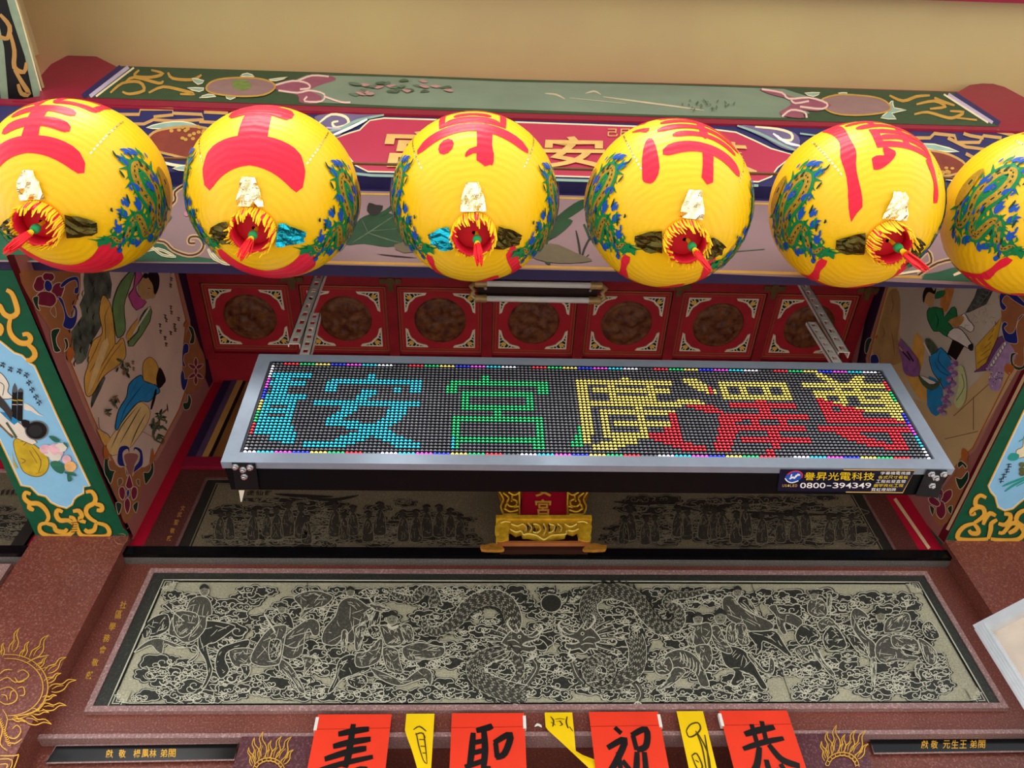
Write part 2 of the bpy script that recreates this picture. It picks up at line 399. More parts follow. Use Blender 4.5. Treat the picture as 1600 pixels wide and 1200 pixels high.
R_(*a, Y, 12, 0, 13, 1); R_(*a, Y, 0, 1, 24, 2); R_(*a, Y, 0, 1, 2, 20); R_(*a, G, -1, 18, -1, 24); R_(*a, G, -2, 21, -2, 24); R_(*a, G, -3, 23, -3, 24); R_(*a, Y, 0, 20, 1, 23)
R_(*a, Y, 4, 4, 23, 5); R_(*a, Y, 8, 2, 9, 10); R_(*a, Y, 18, 2, 19, 10); R_(*a, Y, 9, 7, 18, 8); R_(*a, Y, 3, 9, 25, 10); O_(*a, Y, 5, 12, 23, 21); R_(*a, Y, 8, 16, 21, 17); R_(*a, Y, 14, 10, 15, 20)
D_(*a, Y, [(11, 22), (3, 25)], 4); D_(*a, 'r', [(18, 21), (26, 25)], 4); R_(*a, 'r', 22, 13, 23, 21); R_(*a, 'r', 20, 18, 23, 21)
a = (105, 4)
def tone(f):
    for k in [k for k in GRID if GRID[k] == 'z']: GRID[k] = f(*k)
Z = 'z'
D_(*a, Z, [(2, 0), (7, 5)]); D_(*a, Z, [(0, 8), (6, 12)], 4); D_(*a, Z, [(9, 14), (8, 19), (5, 25)], 4); R_(*a, Z, 8, 14, 12, 15)
O_(*a, Z, 10, 1, 27, 7); R_(*a, Z, 15, 1, 16, 7); R_(*a, Z, 21, 1, 22, 7); R_(*a, Z, 11, 9, 27, 10); R_(*a, Z, 18, 7, 20, 14); R_(*a, Z, 8, 13, 29, 14); R_(*a, Z, 15, 15, 16, 17); R_(*a, Z, 22, 15, 23, 17)
R_(*a, Z, 10, 17, 27, 18); R_(*a, Z, 18, 18, 20, 22); R_(*a, Z, 11, 21, 27, 22); R_(*a, Z, 18, 22, 19, 24); R_(*a, Z, 16, 25, 17, 26)
tone(lambda x, y: 'y' if (y < 12 and x > 112) or (y < 14 and x < 112) else 'r')
a = (136, 4)
D_(*a, Z, [(6, -3), (10, 1)], 2); D_(*a, Z, [(17, -2), (15, 1)], 2); R_(*a, Z, 1, 1, 23, 2); R_(*a, Z, 3, 4, 22, 5); R_(*a, Z, 3, 4, 5, 15); R_(*a, Z, 20, 4, 22, 15); R_(*a, Z, 9, 2, 10, 8); R_(*a, Z, 14, 2, 15, 8)
R_(*a, Z, 6, 8, 9, 9); R_(*a, Z, 15, 7, 21, 8); R_(*a, Z, 8, 10, 21, 11); R_(*a, Z, 5, 14, 21, 15); R_(*a, Z, 5, 12, 12, 13); R_(*a, Z, 0, 17, 23, 18); R_(*a, Z, 17, 18, 19, 24); R_(*a, Z, 14, 23, 18, 24); D_(*a, Z, [(6, 19), (12, 23)], 4)
tone(lambda x, y: 'y' if y < 11+(x-140)*.42 else 'r')
seqT = 'rrrrggggyyyybbbbmmmmccccwwww....'; seqB = 'wwwwccccmmmmbbbbyyyyggggrrrr....'
for x in range(160):
    c = seqT[(x-3) % 32]; GRID[x, 0] = c if c != '.' else None
    c = seqB[(x+1) % 32]; GRID[x, 31] = c if c != '.' else None
sl = 'wwwwwwmmmmbbbbyyyyggggrrrr....'; sr = '....rrrrggggyyyybbbbmmmmccccwwww'
for y in range(1, 31):
    c = sl[y % len(sl)]; GRID[0, y] = None if c == '.' else c
    c = sr[y % len(sr)]; GRID[159, y] = None if c == '.' else c
LC = dict(c='18c8e6', g='10c86a', y='ffe060', r='ff2030', b='2030ff', m='f040e0', w='f4f0ff')
LM = [mat('diode_off', 'b4b4be', .2, var=.1)]+[mat('diode_'+k, LC[k], .3, var=0, emit=.6) for k in LC]+[mat('diode_core_'+k, ''.join('%02x' % ((int(LC[k][i:i+2], 16)*2+255)//3) for i in (0, 2, 4)), .3, var=0, emit=.75) for k in LC]
LK = list(LC)
mb = MB(); hexa = [(math.cos(math.pi/3*i), math.sin(math.pi/3*i)) for i in range(6)]
for x in range(160):
    for y in range(32):
        c = GRID.get((x, y)); k = 1+LK.index(c) if c else 0
        u, v = .04+.01*x+.005, .0305+.01*(31-y)+.005; r = .0041 if c else .0036
        vs = [LP(u+r*a, v+r*b, .0039) for a, b in hexa]+[LP(u+r*.6*a, v+r*.6*b, .0010) for a, b in hexa]
        mb.add(vs, [(i, (i+1) % 6, 6+(i+1) % 6, 6+i) for i in range(6)], k)
        mb.add([LP(u+r*.42*a, v+r*.42*b, .0009) for a, b in hexa], [(0, 1, 2, 3, 4, 5)], k+7 if c else 0)
stuff(mb.build('led_diodes', LM, face))
# underside: corner plates with bolts, maker's sticker
def UBQ(x, y, off=0.):
    n = -LV; o = LO; d = ray(x, y); k = (o+n*off-CAM).dot(n)/d.dot(n); return CAM+d*k
BOLT = mat('zinc_bolt', 'c9ccd2', .25, metal=.9, var=.05)
def plate(quad, bolts):
    A = Art(UBQ, base=.002); A.fill(quad, mat('plate_black', '0e0f13', .45), 0, thick=.001)
    pl = A.build('corner_plate', led)
    for x, y in bolts:
        p = UBQ(x, y, .003); b = MB()
        b.lathe([(.0085, 0), (.0085, -.002), (.0055, -.002), (.0055, -.008), (.003, -.009)], p, 6)
        b.build('bolt', BOLT, pl, smooth=False)
plate([(362, 723), (399, 724), (405, 765), (368, 764)], [(368, 728.5), (391, 729.5), (380, 733), (382, 744)])
plate([(1448, 734), (1480, 735), (1466, 778), (1430, 775)], [(1455, 740), (1462, 746), (1474, 740), (1456, 758)])
tape = Art(UBQ, base=.003); tape.fill([(373, 766), (382, 766), (378, 784), (376, 784)], mat('tape_white', 'd8d4c4', .5), 0, thick=.001); tape.build('tape_scrap', led)
k = 5.455; st = Art(UBQ, (1230, 565, k), base=.0012)
stx = mat('sticker_navy', '10142e', .35); sty = mat('sticker_yellow', 'f0d020', .4); stw = mat('sticker_white', 'f2f2f2', .4); stb = mat('sticker_blue', '1c50b8', .4); stg = mat('sticker_gold', 'd8b060', .4)
st.fill([(-60, 918), (1092, 926), (985, 1118), (-85, 1102)], stx, 0)
st.line([(480, 922), (1090, 927), (984, 1117), (500, 1112)], 8, stg, smooth=0)
st.fill([(0, 960), (40, 936), (95, 934), (128, 955), (128, 985), (95, 1015), (45, 1032), (5, 1022), (-18, 995)], stb)
st.line([(0, 965), (40, 938), (95, 935), (128, 958), (125, 990)], 9, mat('sticker_red', 'd83030', .4)); st.line([(-18, 995), (5, 1022), (45, 1032), (95, 1015)], 9, stw)
st.line([(20, 1000), (50, 985), (60, 995), (80, 970), (110, 965)], 14, stw); st.line([(40, 960), (30, 985)], 9, stw); st.line([(95, 955), (75, 985)], 9, stw)
for i, ch in enumerate('譽昇光電科技'):
    x = 150+i*101; st.text(ch, [(x, 943), (x+92, 946), (x+86, 1012), (x-6, 1010)], sty, .004)
for i, ch in enumerate('0800-394349'):
    x = 112+i*55.5; q = [(x, 1032), (x+50, 1033), (x+46, 1080), (x-4, 1078)]
    if ch == '-': q = [(x+4, 1054), (x+42, 1055), (x+41, 1062), (x+3, 1061)]
    st.text(ch, q, stw, .006)
for i, ch in enumerate('US.LED'): st.text(ch, [(-40+i*22, 1046), (-24+i*22, 1046), (-26+i*22, 1068), (-42+i*22, 1068)], stg)
for r, (t, mm) in enumerate((('字幕機電視牆', stw), ('各式尺寸看板', sty), ('工程批發直營', stw), ('廟宇亮化工程', sty), ('霓虹燈招牌', stw))):
    for i, ch in enumerate(t):
        x = 800-r*20+i*43; y = 938+r*35; st.text(ch, [(x, y), (x+38, y), (x+32, y+26), (x-6, y+26)], mm, .002)
st.build('maker_sticker', led, 'navy sticker with yellow and white lettering')
# ------------------------------------------------------------------ slotted steel bars
ZINC = mat('galvanised_steel', 'e6e0d6', .5, metal=.05, var=.1, scale=50)
PBAR = Plane((0, 1.250, 0), (0, -1, 0))
def slotbar(parent, p0, p1, w, n, name='slotted_bar', side=1):
    p0, p1 = Vector(p0), Vector(p1); d = p1-p0; L = d.length; t = d/L; a = Vector((1, 0, 0)); a = (a-t*a.dot(t)).normalized(); b = t.cross(a)
    if b.y > 0: b = -b
    mb = MB(); th = .0025; rw = w*.3
    mb.obox(p0-a*w/2, a*rw, t*L, b*-th); mb.obox(p0+a*(w/2-rw), a*rw, t*L, b*-th)
    mb.obox(p0+a*(w/2-th)*side, a*th, t*L, b*-.022); mb.obox(p0-a*(w/2)*1.0, a*th, t*L, b*-.012)
    pitch = L/n; sl = pitch*.45
    for i in range(n+1):
        z0 = max(0, i*pitch-(pitch-sl)/2); z1 = min(L, i*pitch+(pitch-sl)/2)
        mb.obox(p0-a*(w/2-rw)+t*z0, a*(w-2*rw), t*(z1-z0), b*-th)
    return mb.build(name, ZINC, parent)
def ext(pl, q0, q1, z):
    a, b = pl(*q0), pl(*q1); k = (z-a.z)/(b.z-a.z); return a+(b-a)*k
def hanger(label, lo1, hi1, lo2, hi2):
    a, b = PBAR(*lo1), ext(PBAR, lo1, hi1, ZC-.001)
    e = led
    L1 = (b-a).length; L0 = (PBAR(*hi1)-a).length
    slotbar(e, a, b, .036, round(9*L1/L0))
    PB2 = Plane((0, 1.246, 0), (0, -1, 0)); c, d_ = PB2(*lo2), PB2(*hi2)
    c2 = c+(c-d_)*1.1
    slotbar(e, c2, d_, .034, 11)
hanger('perforated steel bar holding the LED sign at its left end', (459, 537), (500, 427), (478, 545), (492, 489))
hanger('perforated steel bar holding the LED sign at its right end', (1319, 550), (1256, 443), (1302, 556), (1268, 503))
# ------------------------------------------------------------------ twin tube lamp under the ceiling
PLm = Plane((0, 0, ZC-.06), (0, 0, -1))
lamp = empty('tube_lamp', PLm(840, 456)); tag(lamp, 'twin tube ceiling lamp with brass holders above the LED sign', 'lamp')
a0, a1, b0, b1 = PLm(765, 443), PLm(945, 446), PLm(738, 466), PLm(945, 472)
cy = (a0.y+b0.y)/2; x0, x1 = b0.x, a1.x
MB().box(x0+.02, x1-.02, cy-.045, cy+.045, ZC-.035, ZC).build('base', mat('lamp_base', '33231f', .5), lamp)
TUBE = mat('tube_glass', 'f2f0ea', .2, var=.03); BRS = mat('old_brass', 'c0a06a', .35, metal=.3, var=.2)
for yy in (a0.y, b0.y):
    MB().tube([(x0+.05, yy, ZC-.06), (x1-.05, yy, ZC-.06)], .0115, 12).build('tube', TUBE, lamp, True)
    for xa, xb in ((x0+.01, x0+.055), (x1-.055, x1-.01)):
        MB().lathe([(.014, xa), (.016, xa+.004), (.0145, xa+.02), (.016, xb-.004), (.014, xb)], (0, yy, ZC-.06), 12, ax='x').build('tube_holder', BRS, lamp, True)
for xx, s in ((x0, 1), (x1, -1)):
    pts = [(xx+s*.012, a0.y, ZC-.06), (xx-s*.006, a0.y+.012, ZC-.06), (xx+s*.006, cy, ZC-.055), (xx-s*.006, b0.y-.012, ZC-.06), (xx+s*.012, b0.y, ZC-.06)]
    MB().tube(pts, .009, 8).build('end_bracket', BRS, lamp, True)
for xx in (x0+.05, x1-.05): MB().lathe([(.006, -.041), (.006, -.035)], (xx, cy, ZC), 10).build('screw', BOLT, lamp)
# ------------------------------------------------------------------ yellow lanterns
LR = .187
YEL = mat('lantern_yellow', 'f0be00', .38, var=.03, scale=12, spec=.45)
def _lant_bump(m):
    nt = m.node_tree; b = nt.nodes['Principled BSDF']; tc = nt.nodes.new('ShaderNodeTexCoord')
    sp = nt.nodes.new('ShaderNodeSeparateXYZ'); nt.links.new(tc.outputs['Object'], sp.inputs[0])
    # hoops: rings of constant height, disturbed by crinkles
    n = nt.nodes.new('ShaderNodeTexNoise'); n.inputs['Scale'].default_value = 16; n.inputs['Detail'].default_value = 3; n.inputs['Distortion'].default_value = .8
    nt.links.new(tc.outputs['Object'], n.inputs['Vector'])
    asn = nt.nodes.new('ShaderNodeMath'); asn.operation = 'MULTIPLY'; asn.inputs[1].default_value = 1/(.1875)
    nt.links.new(sp.outputs['Z'], asn.inputs[0])
    ac = nt.nodes.new('ShaderNodeMath'); ac.operation = 'ARCSINE'; nt.links.new(asn.outputs[0], ac.inputs[0])
    ml = nt.nodes.new('ShaderNodeMath'); ml.operation = 'MULTIPLY_ADD'; ml.inputs[1].default_value = 70
    nt.links.new(ac.outputs[0], ml.inputs[0])
    n3 = nt.nodes.new('ShaderNodeMath'); n3.operation = 'MULTIPLY'; n3.inputs[1].default_value = 9; nt.links.new(n.outputs['Fac'], n3.inputs[0]); nt.links.new(n3.outputs[0], ml.inputs[2])
    sn = nt.nodes.new('ShaderNodeMath'); sn.operation = 'SINE'; nt.links.new(ml.outputs[0], sn.inputs[0])
    n2 = nt.nodes.new('ShaderNodeTexNoise'); n2.inputs['Scale'].default_value = 45; n2.inputs['Detail'].default_value = 4; n2.inputs['Distortion'].default_value = 1.5
    nt.links.new(tc.outputs['Object'], n2.inputs['Vector'])
    ad = nt.nodes.new('ShaderNodeMath'); ad.operation = 'MULTIPLY_ADD'; ad.inputs[1].default_value = 2.2; nt.links.new(n2.outputs['Fac'], ad.inputs[0]); nt.links.new(sn.outputs[0], ad.inputs[2])
    bp = nt.nodes.new('ShaderNodeBump'); bp.inputs['Strength'].default_value = .13; bp.inputs['Distance'].default_value = .002
    nt.links.new(ad.outputs[0], bp.inputs['Height']); nt.links.new(bp.outputs['Normal'], b.inputs['Normal'])
_lant_bump(YEL)
LRED = mat('lantern_red', 'e0203a', .36, var=.05); LREDD = mat('lantern_red_edge', 'a01020', .4)
_lant_bump(LRED)
DGRN = mat('dragon_green', '0d7a45', .45, var=.1); DBLU = mat('dragon_blue', '1450b0', .45); DGLD = mat('dragon_gold', 'b08a2c', .4, metal=.3, var=.2, scale=150); DDRK = mat('dragon_dark', '123a2a', .5)
FOIL = mat('gold_foil', 'f3ebc4', .16, metal=1, var=.25, scale=60, bump=.9, bscale=90); FOILD = mat('foil_dark', '50461f', .2, metal=.8, var=.3, bump=.8, bscale=80); FOILC = mat('foil_cyan', '20a8c0', .15, metal=.9, var=.4, bump=.8, bscale=120)
FRG = mat('fringe_yellow', 'f2c21c', .5); TRED = mat('tassel_red', 'dd1a24', .55); TGRN = mat('bead_green', '2c9a5a', .35)
class SphArt(Art):
    """outlines in degrees (azimuth to the right of the street side, latitude) cut into small facets and laid on the globe"""
    def __init__(s, R=LR, base=.0008, step=.000015): super().__init__(None, (0, 0, 1), base, step); s.R = R
    def raw(s, pts, faces, m, thick=0., h=None):
        s.h += s.step; bm = bmesh.new()
        vv = [bm.verts.new((p[0], p[1], 0)) for p in pts]
        for f in faces:
            if len(set(f)) < 3: continue
            try: bm.faces.new([vv[i] for i in f])
            except ValueError: pass
        xs = [p[0] for p in pts]; ys = [p[1] for p in pts]
        for ax, arr in ((0, xs), (1, ys)):
            g = math.floor(min(arr)/7)*7
            while g < max(arr):
                nrm = (1, 0, 0) if ax == 0 else (0, 1, 0); co = (g, 0, 0) if ax == 0 else (0, g, 0)
                bmesh.ops.bisect_plane(bm, geom=bm.verts[:]+bm.edges[:]+bm.faces[:], plane_co=co, plane_no=nrm, dist=1e-4); g += 7
        bm.verts.index_update(); b = len(s.v); r = s.R+s.h
        for v in bm.verts:
            az, la = math.radians(v.co.x), math.radians(v.co.y)
            s.v.append(Vector((r*math.cos(la)*math.sin(az), -r*math.cos(la)*math.cos(az), r*math.sin(la))))
        for f in bm.faces: s.f.append(tuple(b+v.index for v in f.verts)); s.mi.append(s._m(m))
        bm.free()
    def build(s, name, parent):
        me_o = mesh_obj(name, s.v, s.f, s.mats, None, s.mi, True); me_o.parent = parent; return me_o
def dragon(az0, flip):
    """printed dragon: green maned body with gold belly, blue flames; azimuths from az0 outward"""
    A = SphArt(); fx = -1 if flip else 1
    P = lambda pts: [(az0-fx*(y+36)*1.2, -57+x*.52) for x, y in pts]
    body = [(6, -62), (14, -54), (24, -58), (33, -52), (38, -42), (46, -40), (54, -48), (60, -54), (68, -50), (70, -38), (62, -26), (64, -16), (74, -12), (84, -18), (86, -32), (80, -44), (88, -52), (98, -44), (104, -30)]
    b = cr(P(body), False, 5)
    n = len(b)
    # mane
    for i in range(2, n-2, 2):
        dx, dy = b[i+1][0]-b[i-1][0], b[i+1][1]-b[i-1][1]; l = math.hypot(dx, dy) or 1
        w = 10 if (i//2) % 2 else 7
        for sg in (1, -1):
            nx, ny = -dy/l*sg, dx/l*sg
            A.fill([(b[i][0]+dx/l*2, b[i][1]+dy/l*2), (b[i][0]-dx/l*2.6, b[i][1]-dy/l*2.6), (b[i][0]+nx*w*.6-dx/l*4, b[i][1]+ny*w*.6-dy/l*4), (b[i][0]+nx*w-dx/l*5, b[i][1]+ny*w-dy/l*5)], DGRN, 2)
    A.line(b, 10.5, DGRN, smooth=0, taper=.55); A.line(b[4:], 5.4, DGLD, smooth=0, taper=.5)
    for i in range(5, n-1, 2):
        A.line([b[i-1], b[i]], .9, DDRK, smooth=0)
    # blue flames and pearls
    for x, y, r, t in ((20, -46, 5, .5), (28, -34, 5, .9), (36, -28, 4, .3), (44, -58, 5, 1.2), (50, -32, 5, .2), (56, -22, 4, .8), (72, -58, 5, 1), (52, -60, 4, 0), (78, -26, 4, .6), (92, -24, 4, .4), (76, -4, 4, .9), (94, -58, 4, .2), (30, -66, 3.5, .6), (62, -6, 4, .3), (84, -6, 3.5, .7)):
        c, s_ = math.cos(t), math.sin(t)
        q = [(-.3, -1), (.45, -.5), (.5, .4), (.1, 1.35), (-.15, .4), (-.55, .9), (-.6, -.2)]
        A.fill(P([(x+(u*c-v*s_)*r*1.5, y+(u*s_+v*c)*r*.85) for u, v in q]), DBLU, 2)
    rr = random.Random(3)
    for i in range(60):
        x = rr.uniform(12, 100); y = rr.uniform(-66, -4) if x > 44 else rr.uniform(-66, -28)
        l = rr.uniform(3, 7); t = rr.uniform(-.8, .8)
        A.line(P([(x, y), (x+l*.4*t, y+l*.5), (x+l*.1, y+l)]), 1.5, rr.choice([DGRN, DGRN, DBLU, DDRK]), taper=.8)
    # tail tuft and head
    A.fill(P([(2, -66), (8, -60), (14, -58), (10, -54), (3, -52), (6, -57), (-1, -58)]), DGRN, 2)
    A.fill(P([(98, -32), (104, -20), (112, -22), (116, -32), (110, -42), (102, -42)]), DGLD, 3); A.fill(P([(106,-30),(109,-30),(109,-27),(106,-27)]), DDRK, 0)
    return A
# strokes of each character, box x -1..1, y 0 (bottom) .. 1 (top)
CH = {
 '王': [('h', -.75, .75, 1.1, .14), ('h', -.58, .58, .66, .2), ('v', 0, .08, 1.1, .44), ('h', -1.0, 1.0, .07, .26)],
 '聖': [('h', -.9, -.05, .98, .06), ('h', -.8, -.1, .82, .06), ('h', -.8, -.1, .68, .05), ('v', -.75, .6, 1, .12), ('v', -.15, .6, 1, .12), ('h', .1, .85, .95, .07), ('h', .1, .85, .68, .07), ('v', .12, .68, .95, .12), ('v', .8, .68, .95, .12), ('h', -.55, .6, .52, .09), ('h', -.6, .62, .32, .10), ('v', 0, .06, .55, .26), ('h', -.95, .95, .06, .15)],
 '尊': [('p', [(-.45, 1.1), (-.3, 1.0)], .12), ('p', [(.45, 1.1), (.3, 1.0)], .12), ('h', -.9, .9, .95, .06), ('o', -.62, .62, .5, .9, .12, .07), ('h', -.35, .35, .68, .06), ('h', -.5, .5, .58, .05), ('h', -1.1, 1.1, .40, .10), ('v', .22, .02, .46, .26), ('q', [(.1, .12), (.35, .02), (.34, .2), (-.05, .16), (-.12, .08)]), ('d', -.48, .24, .15, .08)],
 '澤': [('p', [(-1, 1), (-.8, .9)], .12), ('p', [(-1.05, .72), (-.85, .64)], .12), ('q', [(-.88, .45), (-.74, .40), (-.66, .1), (-.78, .0), (-.98, .06), (-1.0, .16)]), ('o', -.5, .95, .8, 1.02, .1, .06), ('v', 0, .8, 1, .08), ('v', .45, .8, 1, .08), ('h', -.55, 1, .70, .07), ('h', -.65, 1.05, .56, .07), ('v', .2, .42, .76, .15), ('h', -.4, .9, .44, .06), ('h', -.6, 1.0, .26, .10), ('v', .22, -.06, .3, .20)],
 '廣': [('p', [(.05, 1.1), (.1, 1.0)], .12), ('h', -.8, 1, .94, .07), ('s', [(-.78, .96), (-.8, .5), (-.84, .2), (-.78, -.2)], .24), ('h', -.6, .9, .80, .06), ('v', -.15, .7, .9, .1), ('v', .45, .7, .9, .1), ('h', -.5, .85, .66, .07), ('o', -.32, .85, .30, .58, .15, .08), ('h', -.2, .75, .44, .06), ('v', .28, .34, .62, .12), ('s', [(-.1, .28), (-.2, .16), (-.45, .14)], .2), ('s', [(.72, .3), (.9, .12), (1.0, -.02)], .18)],
 '宮': [('p', [(0, 1.1), (.05, .98)], .14), ('h', -.95, .95, .9, .08), ('v', -.9, .74, .92, .12), ('v', .9, .74, .92, .12), ('o', -.55, .55, .52, .78, .12, .07), ('v', 0, .42, .52, .1), ('o', -.75, .75, .05, .42, .14, .09)],
}
def lettering(ch, az, lat0=-48, lat1=22, aw=43):
    A = SphArt(base=.0008)
    def T(x, y):
        la = lat0+(lat1-lat0)*y
        return (az+x*aw/max(.42, math.cos(math.radians(la)))*.82, la)
    def F(pts, sm=0):
        # dark hairline edge, then the red stroke
        q = [T(*p) for p in pts]; A.fill(q, LRED, sm)
    for s in CH[ch]:
        k = s[0]
        if k == 'h':
            _, x0, x1, y, w = s; bow = .05*(x1-x0)/2
            up = []; lo = []
            for i in range(17):
                t = i/16; x = x0+(x1-x0)*t; c = bow*(1-(2*t-1)**2)
                ww = w*(.56+.16*abs(2*t-1))*max(.12, (1-abs(2*t-1)**9))**.5; up.append((x, y+ww+c-bow*.5)); lo.append((x, y-ww+c-bow*.5))
            F(up+lo[::-1])
        elif k == 'v':
            _, x, y0, y1, w = s; w *= 1.15; F([(x-w/2, y1), (x+w/2, y1), (x+w*.45, (y0+y1)/2), (x+w*.5, y0+.02), (x, y0-.02), (x-w*.5, y0+.03), (x-w*.45, (y0+y1)/2)])
        elif k == 'o':
            _, x0, x1, y0, y1, wx, wy = s
            F(rect(x0, y1-wy, x1, y1)); F(rect(x0, y0, x1, y0+wy)); F(rect(x0, y0, x0+wx, y1)); F(rect(x1-wx, y0, x1, y1))
        elif k == 'p':
            _, pts, w = s; (a, b), (c, d) = pts; F([(a-w*.3, b), (a+w*.4, b+.01), (c+w*.7, d), (c, d-w*.5), (c-w*.8, d)], 2)
        elif k == 'q': F(s[1], 3)
        elif k == 'd': _, x, y, rx, ry = s; F([(x+rx*math.cos(i*.6283), y+ry*math.sin(i*.6283)) for i in range(10)])
        elif k == 's':
            _, pts, w = s; pp = cr(pts, False, 5); L_ = []; R2 = []
            for i, p in enumerate(pp):
                a = pp[max(0, i-1)]; b = pp[min(len(pp)-1, i+1)]; dx, dy = (b[0]-a[0]), (b[1]-a[1])*1.1; l = math.hypot(dx, dy)
                ww = w*(.5+.1*math.sin(i)); L_.append((p[0]-dy/l*ww, p[1]+dx/l*ww*.6)); R2.append((p[0]+dy/l*ww, p[1]-dx/l*ww*.6))
            F(L_+R2[::-1])
    return A
def lantern(loc, ch, back, label, az=0, seed=0, tass=(0, 0)):
    r_ = random.Random(seed); e = empty('lantern', loc); tag(e, label, 'lantern', 'yellow lanterns hung in a row')
    def part(mb, name, mats, smooth=False, parent=None):
        o = mesh_obj(name, mb.v, mb.f, mats, None, mb.m, smooth); o.parent = parent or e; return o
    # globe: closed up to the bottom and top openings
    vs = []; fs = []; nl, na = 60, 72; la0, la1 = math.radians(-78), math.radians(80)
    for i in range(nl+1):
        la = la0+(la1-la0)*i/nl
        for j in range(na):
            a = 2*math.pi*j/na; vs.append((LR*math.cos(la)*math.cos(a), LR*math.cos(la)*math.sin(a), LR*math.sin(la)))
    fs = [(i*na+j, i*na+(j+1) % na, (i+1)*na+(j+1) % na, (i+1)*na+j) for i in range(nl) for j in range(na)]
    g = mesh_obj('globe', vs, fs, YEL, None, smooth=True); g.parent = e
    lettering(ch, az).build('lettering', e)
    lettering(back, az+180).build('lettering', e)
    dragon(az+97, False).build('dragon_print', e); dragon(az-90, True).build('dragon_print', e)
    # dashed seam of foil sequins
    for s in (-1, 1):
        A = SphArt()
        for k in range(13):
            la = -36+k*3.4; A.fill([(az+s*44-.55, la), (az+s*44+.55, la), (az+s*44+.55, la+1.9), (az+s*44-.55, la+1.9)], FOIL, 0)
        A.build('sequin_seam', e)
    zb = -LR*math.sin(math.radians(78)); rb = LR*math.cos(math.radians(78))
    m_ = MB(); m_.lathe([(rb+.002, zb+.006), (rb+.004, zb), (rb+.006, zb-.012), (rb+.004, zb-.03), (rb+.001, zb-.034), (rb-.003, zb-.03), (rb-.004, zb)], n=28); part(m_, 'bottom_ring', LRED, True)
    m_ = MB(); m_.lathe([(rb-.004, zb-.002), (.012, zb-.004), (.004, zb-.004)], n=28); part(m_, 'bottom_disc', mat('lantern_disc', 'cc1826', .45), True)
    fr = MB()
    for k in range(56):
        a = 2*math.pi*k/56+r_.uniform(-.04, .04); R0 = rb+.0055; l = r_.uniform(.036, .052); sp = r_.uniform(-.012, .006)
        p0 = Vector((R0*math.cos(a), R0*math.sin(a), zb-.005)); p1 = Vector(((R0+sp*.4)*math.cos(a), (R0+sp*.4)*math.sin(a), zb-.005-l*.6)); p2 = Vector(((R0+sp)*math.cos(a+.1), (R0+sp)*math.sin(a+.1), zb-.005-l))
        fr.tube([p0, p1, p2], [.0022, .0026, .001], 4)
    stuff(part(fr, 'fringe', FRG))
    # crumpled foil leaves round the ring
    for k, (aa, mm) in enumerate(((az-90, FOIL), (az+15, FOILC if seed in (41, 45) else FOILD), (az+165, FOILC if seed == 42 else FOILD))):
        t = math.radians(aa-0) ; c = Vector((math.cos(t), math.sin(t), 0)); d_ = Vector((-c.y, c.x, 0))
        mv = []; mf = []; nx, ny = 6, 5
        for i in range(nx+1):
            for j in range(ny+1):
                la = math.radians(-76+j/ny*17); wv = .042*(1-.55*(j/ny)**2)*(i/nx-.5)*2*.62
                mv.append(c*(LR*math.cos(la))+d_*wv+Vector((0, 0, LR*math.sin(la)))+(c*math.cos(la)+Vector((0, 0, math.sin(la))))*(.002+r_.uniform(.0, .011)))
        mf = [(i*(ny+1)+j, (i+1)*(ny+1)+j, (i+1)*(ny+1)+j+1, i*(ny+1)+j+1) for i in range(nx) for j in range(ny)]
        o = mesh_obj('foil_leaf', mv, mf, mm); o.parent = e
    # tassel: cord, bead, brush
    tx, ty = tass
    tr = mesh_obj('tassel', [], [], TRED); bpy.data.objects.remove(tr)
    tb = MB(); base = Vector((.006, 0, zb-.004))
    tb.tube([base, base+Vector((tx*.25, ty*.25, -.02))], .004, 8)
    q = base+Vector((tx*.25, ty*.25, -.02))
    st_ = [(.003, 0), (.008, -.004), (.0095, -.012), (.008, -.02), (.004, -.024)]
    ts = part(tb, 'tassel', FRG)
    bd = MB(); bd.lathe(st_, q, 12); part(bd, 'bead', TGRN, True, ts)
    q2 = q+Vector((tx*.2, ty*.2, -.024)); br = MB()
    br.tube([q2, q2+Vector((tx*.1, ty*.1, -.016))], [.005, .0075], 10); part(br, 'tassel_cap', FRG, True, ts)
    q3 = q2+Vector((tx*.1, ty*.1, -.014)); br = MB()
    for k in range(22):
        a = r_.uniform(0, 6.28); rr = .007*math.sqrt(r_.random()); ll = r_.uniform(.05, .075); sp = r_.uniform(.9, 1.5)
        br.tube([q3+Vector((rr*math.cos(a), rr*math.sin(a), 0)), q3+Vector((rr*sp*math.cos(a)+tx*.5, rr*sp*math.sin(a)+ty*.5, -ll*.6)), q3+Vector((rr*sp*.8*math.cos(a)+tx, rr*sp*.8*math.sin(a)+ty, -ll))], [.0018, .0022, .0008], 4)
    part(br, 'tassel_brush', TRED, False, ts)
    # cord and top cap
    m_ = MB(); m_.lathe([(rb+.004, LR*.99-.006), (rb+.004, LR*.99+.012), (.006, LR*.99+.02)], n=24); part(m_, 'top_cap', GOLD, True)
    m_ = MB(); m_.tube([(0, 0, LR*.99+.015), (0, 0, ROPE_Z-loc[2])], .003, 6); part(m_, 'hanging_cord', mat('cord_red', '8c1420', .6))
    return e
ROPE_Z = Plane((0, .66, 0), (0, -1, 0))(890, 262).z
LX_ = [(-.895, 3.272), (-.467, 3.264), (-.018, 3.265), (.420, 3.254), (.858, 3.27), (1.27, 3.248)]
LB = ['leftmost yellow lantern, red character cut by the left picture edge', 'yellow lantern with the bold red character 王, second from the left', 'yellow lantern with the red character 尊, in front of the lotus leaf', 'yellow lantern with the red character 澤, third from the right', 'yellow lantern with the red character 廣, above the right end of the LED sign', 'rightmost yellow lantern, half cut off by the right picture edge']
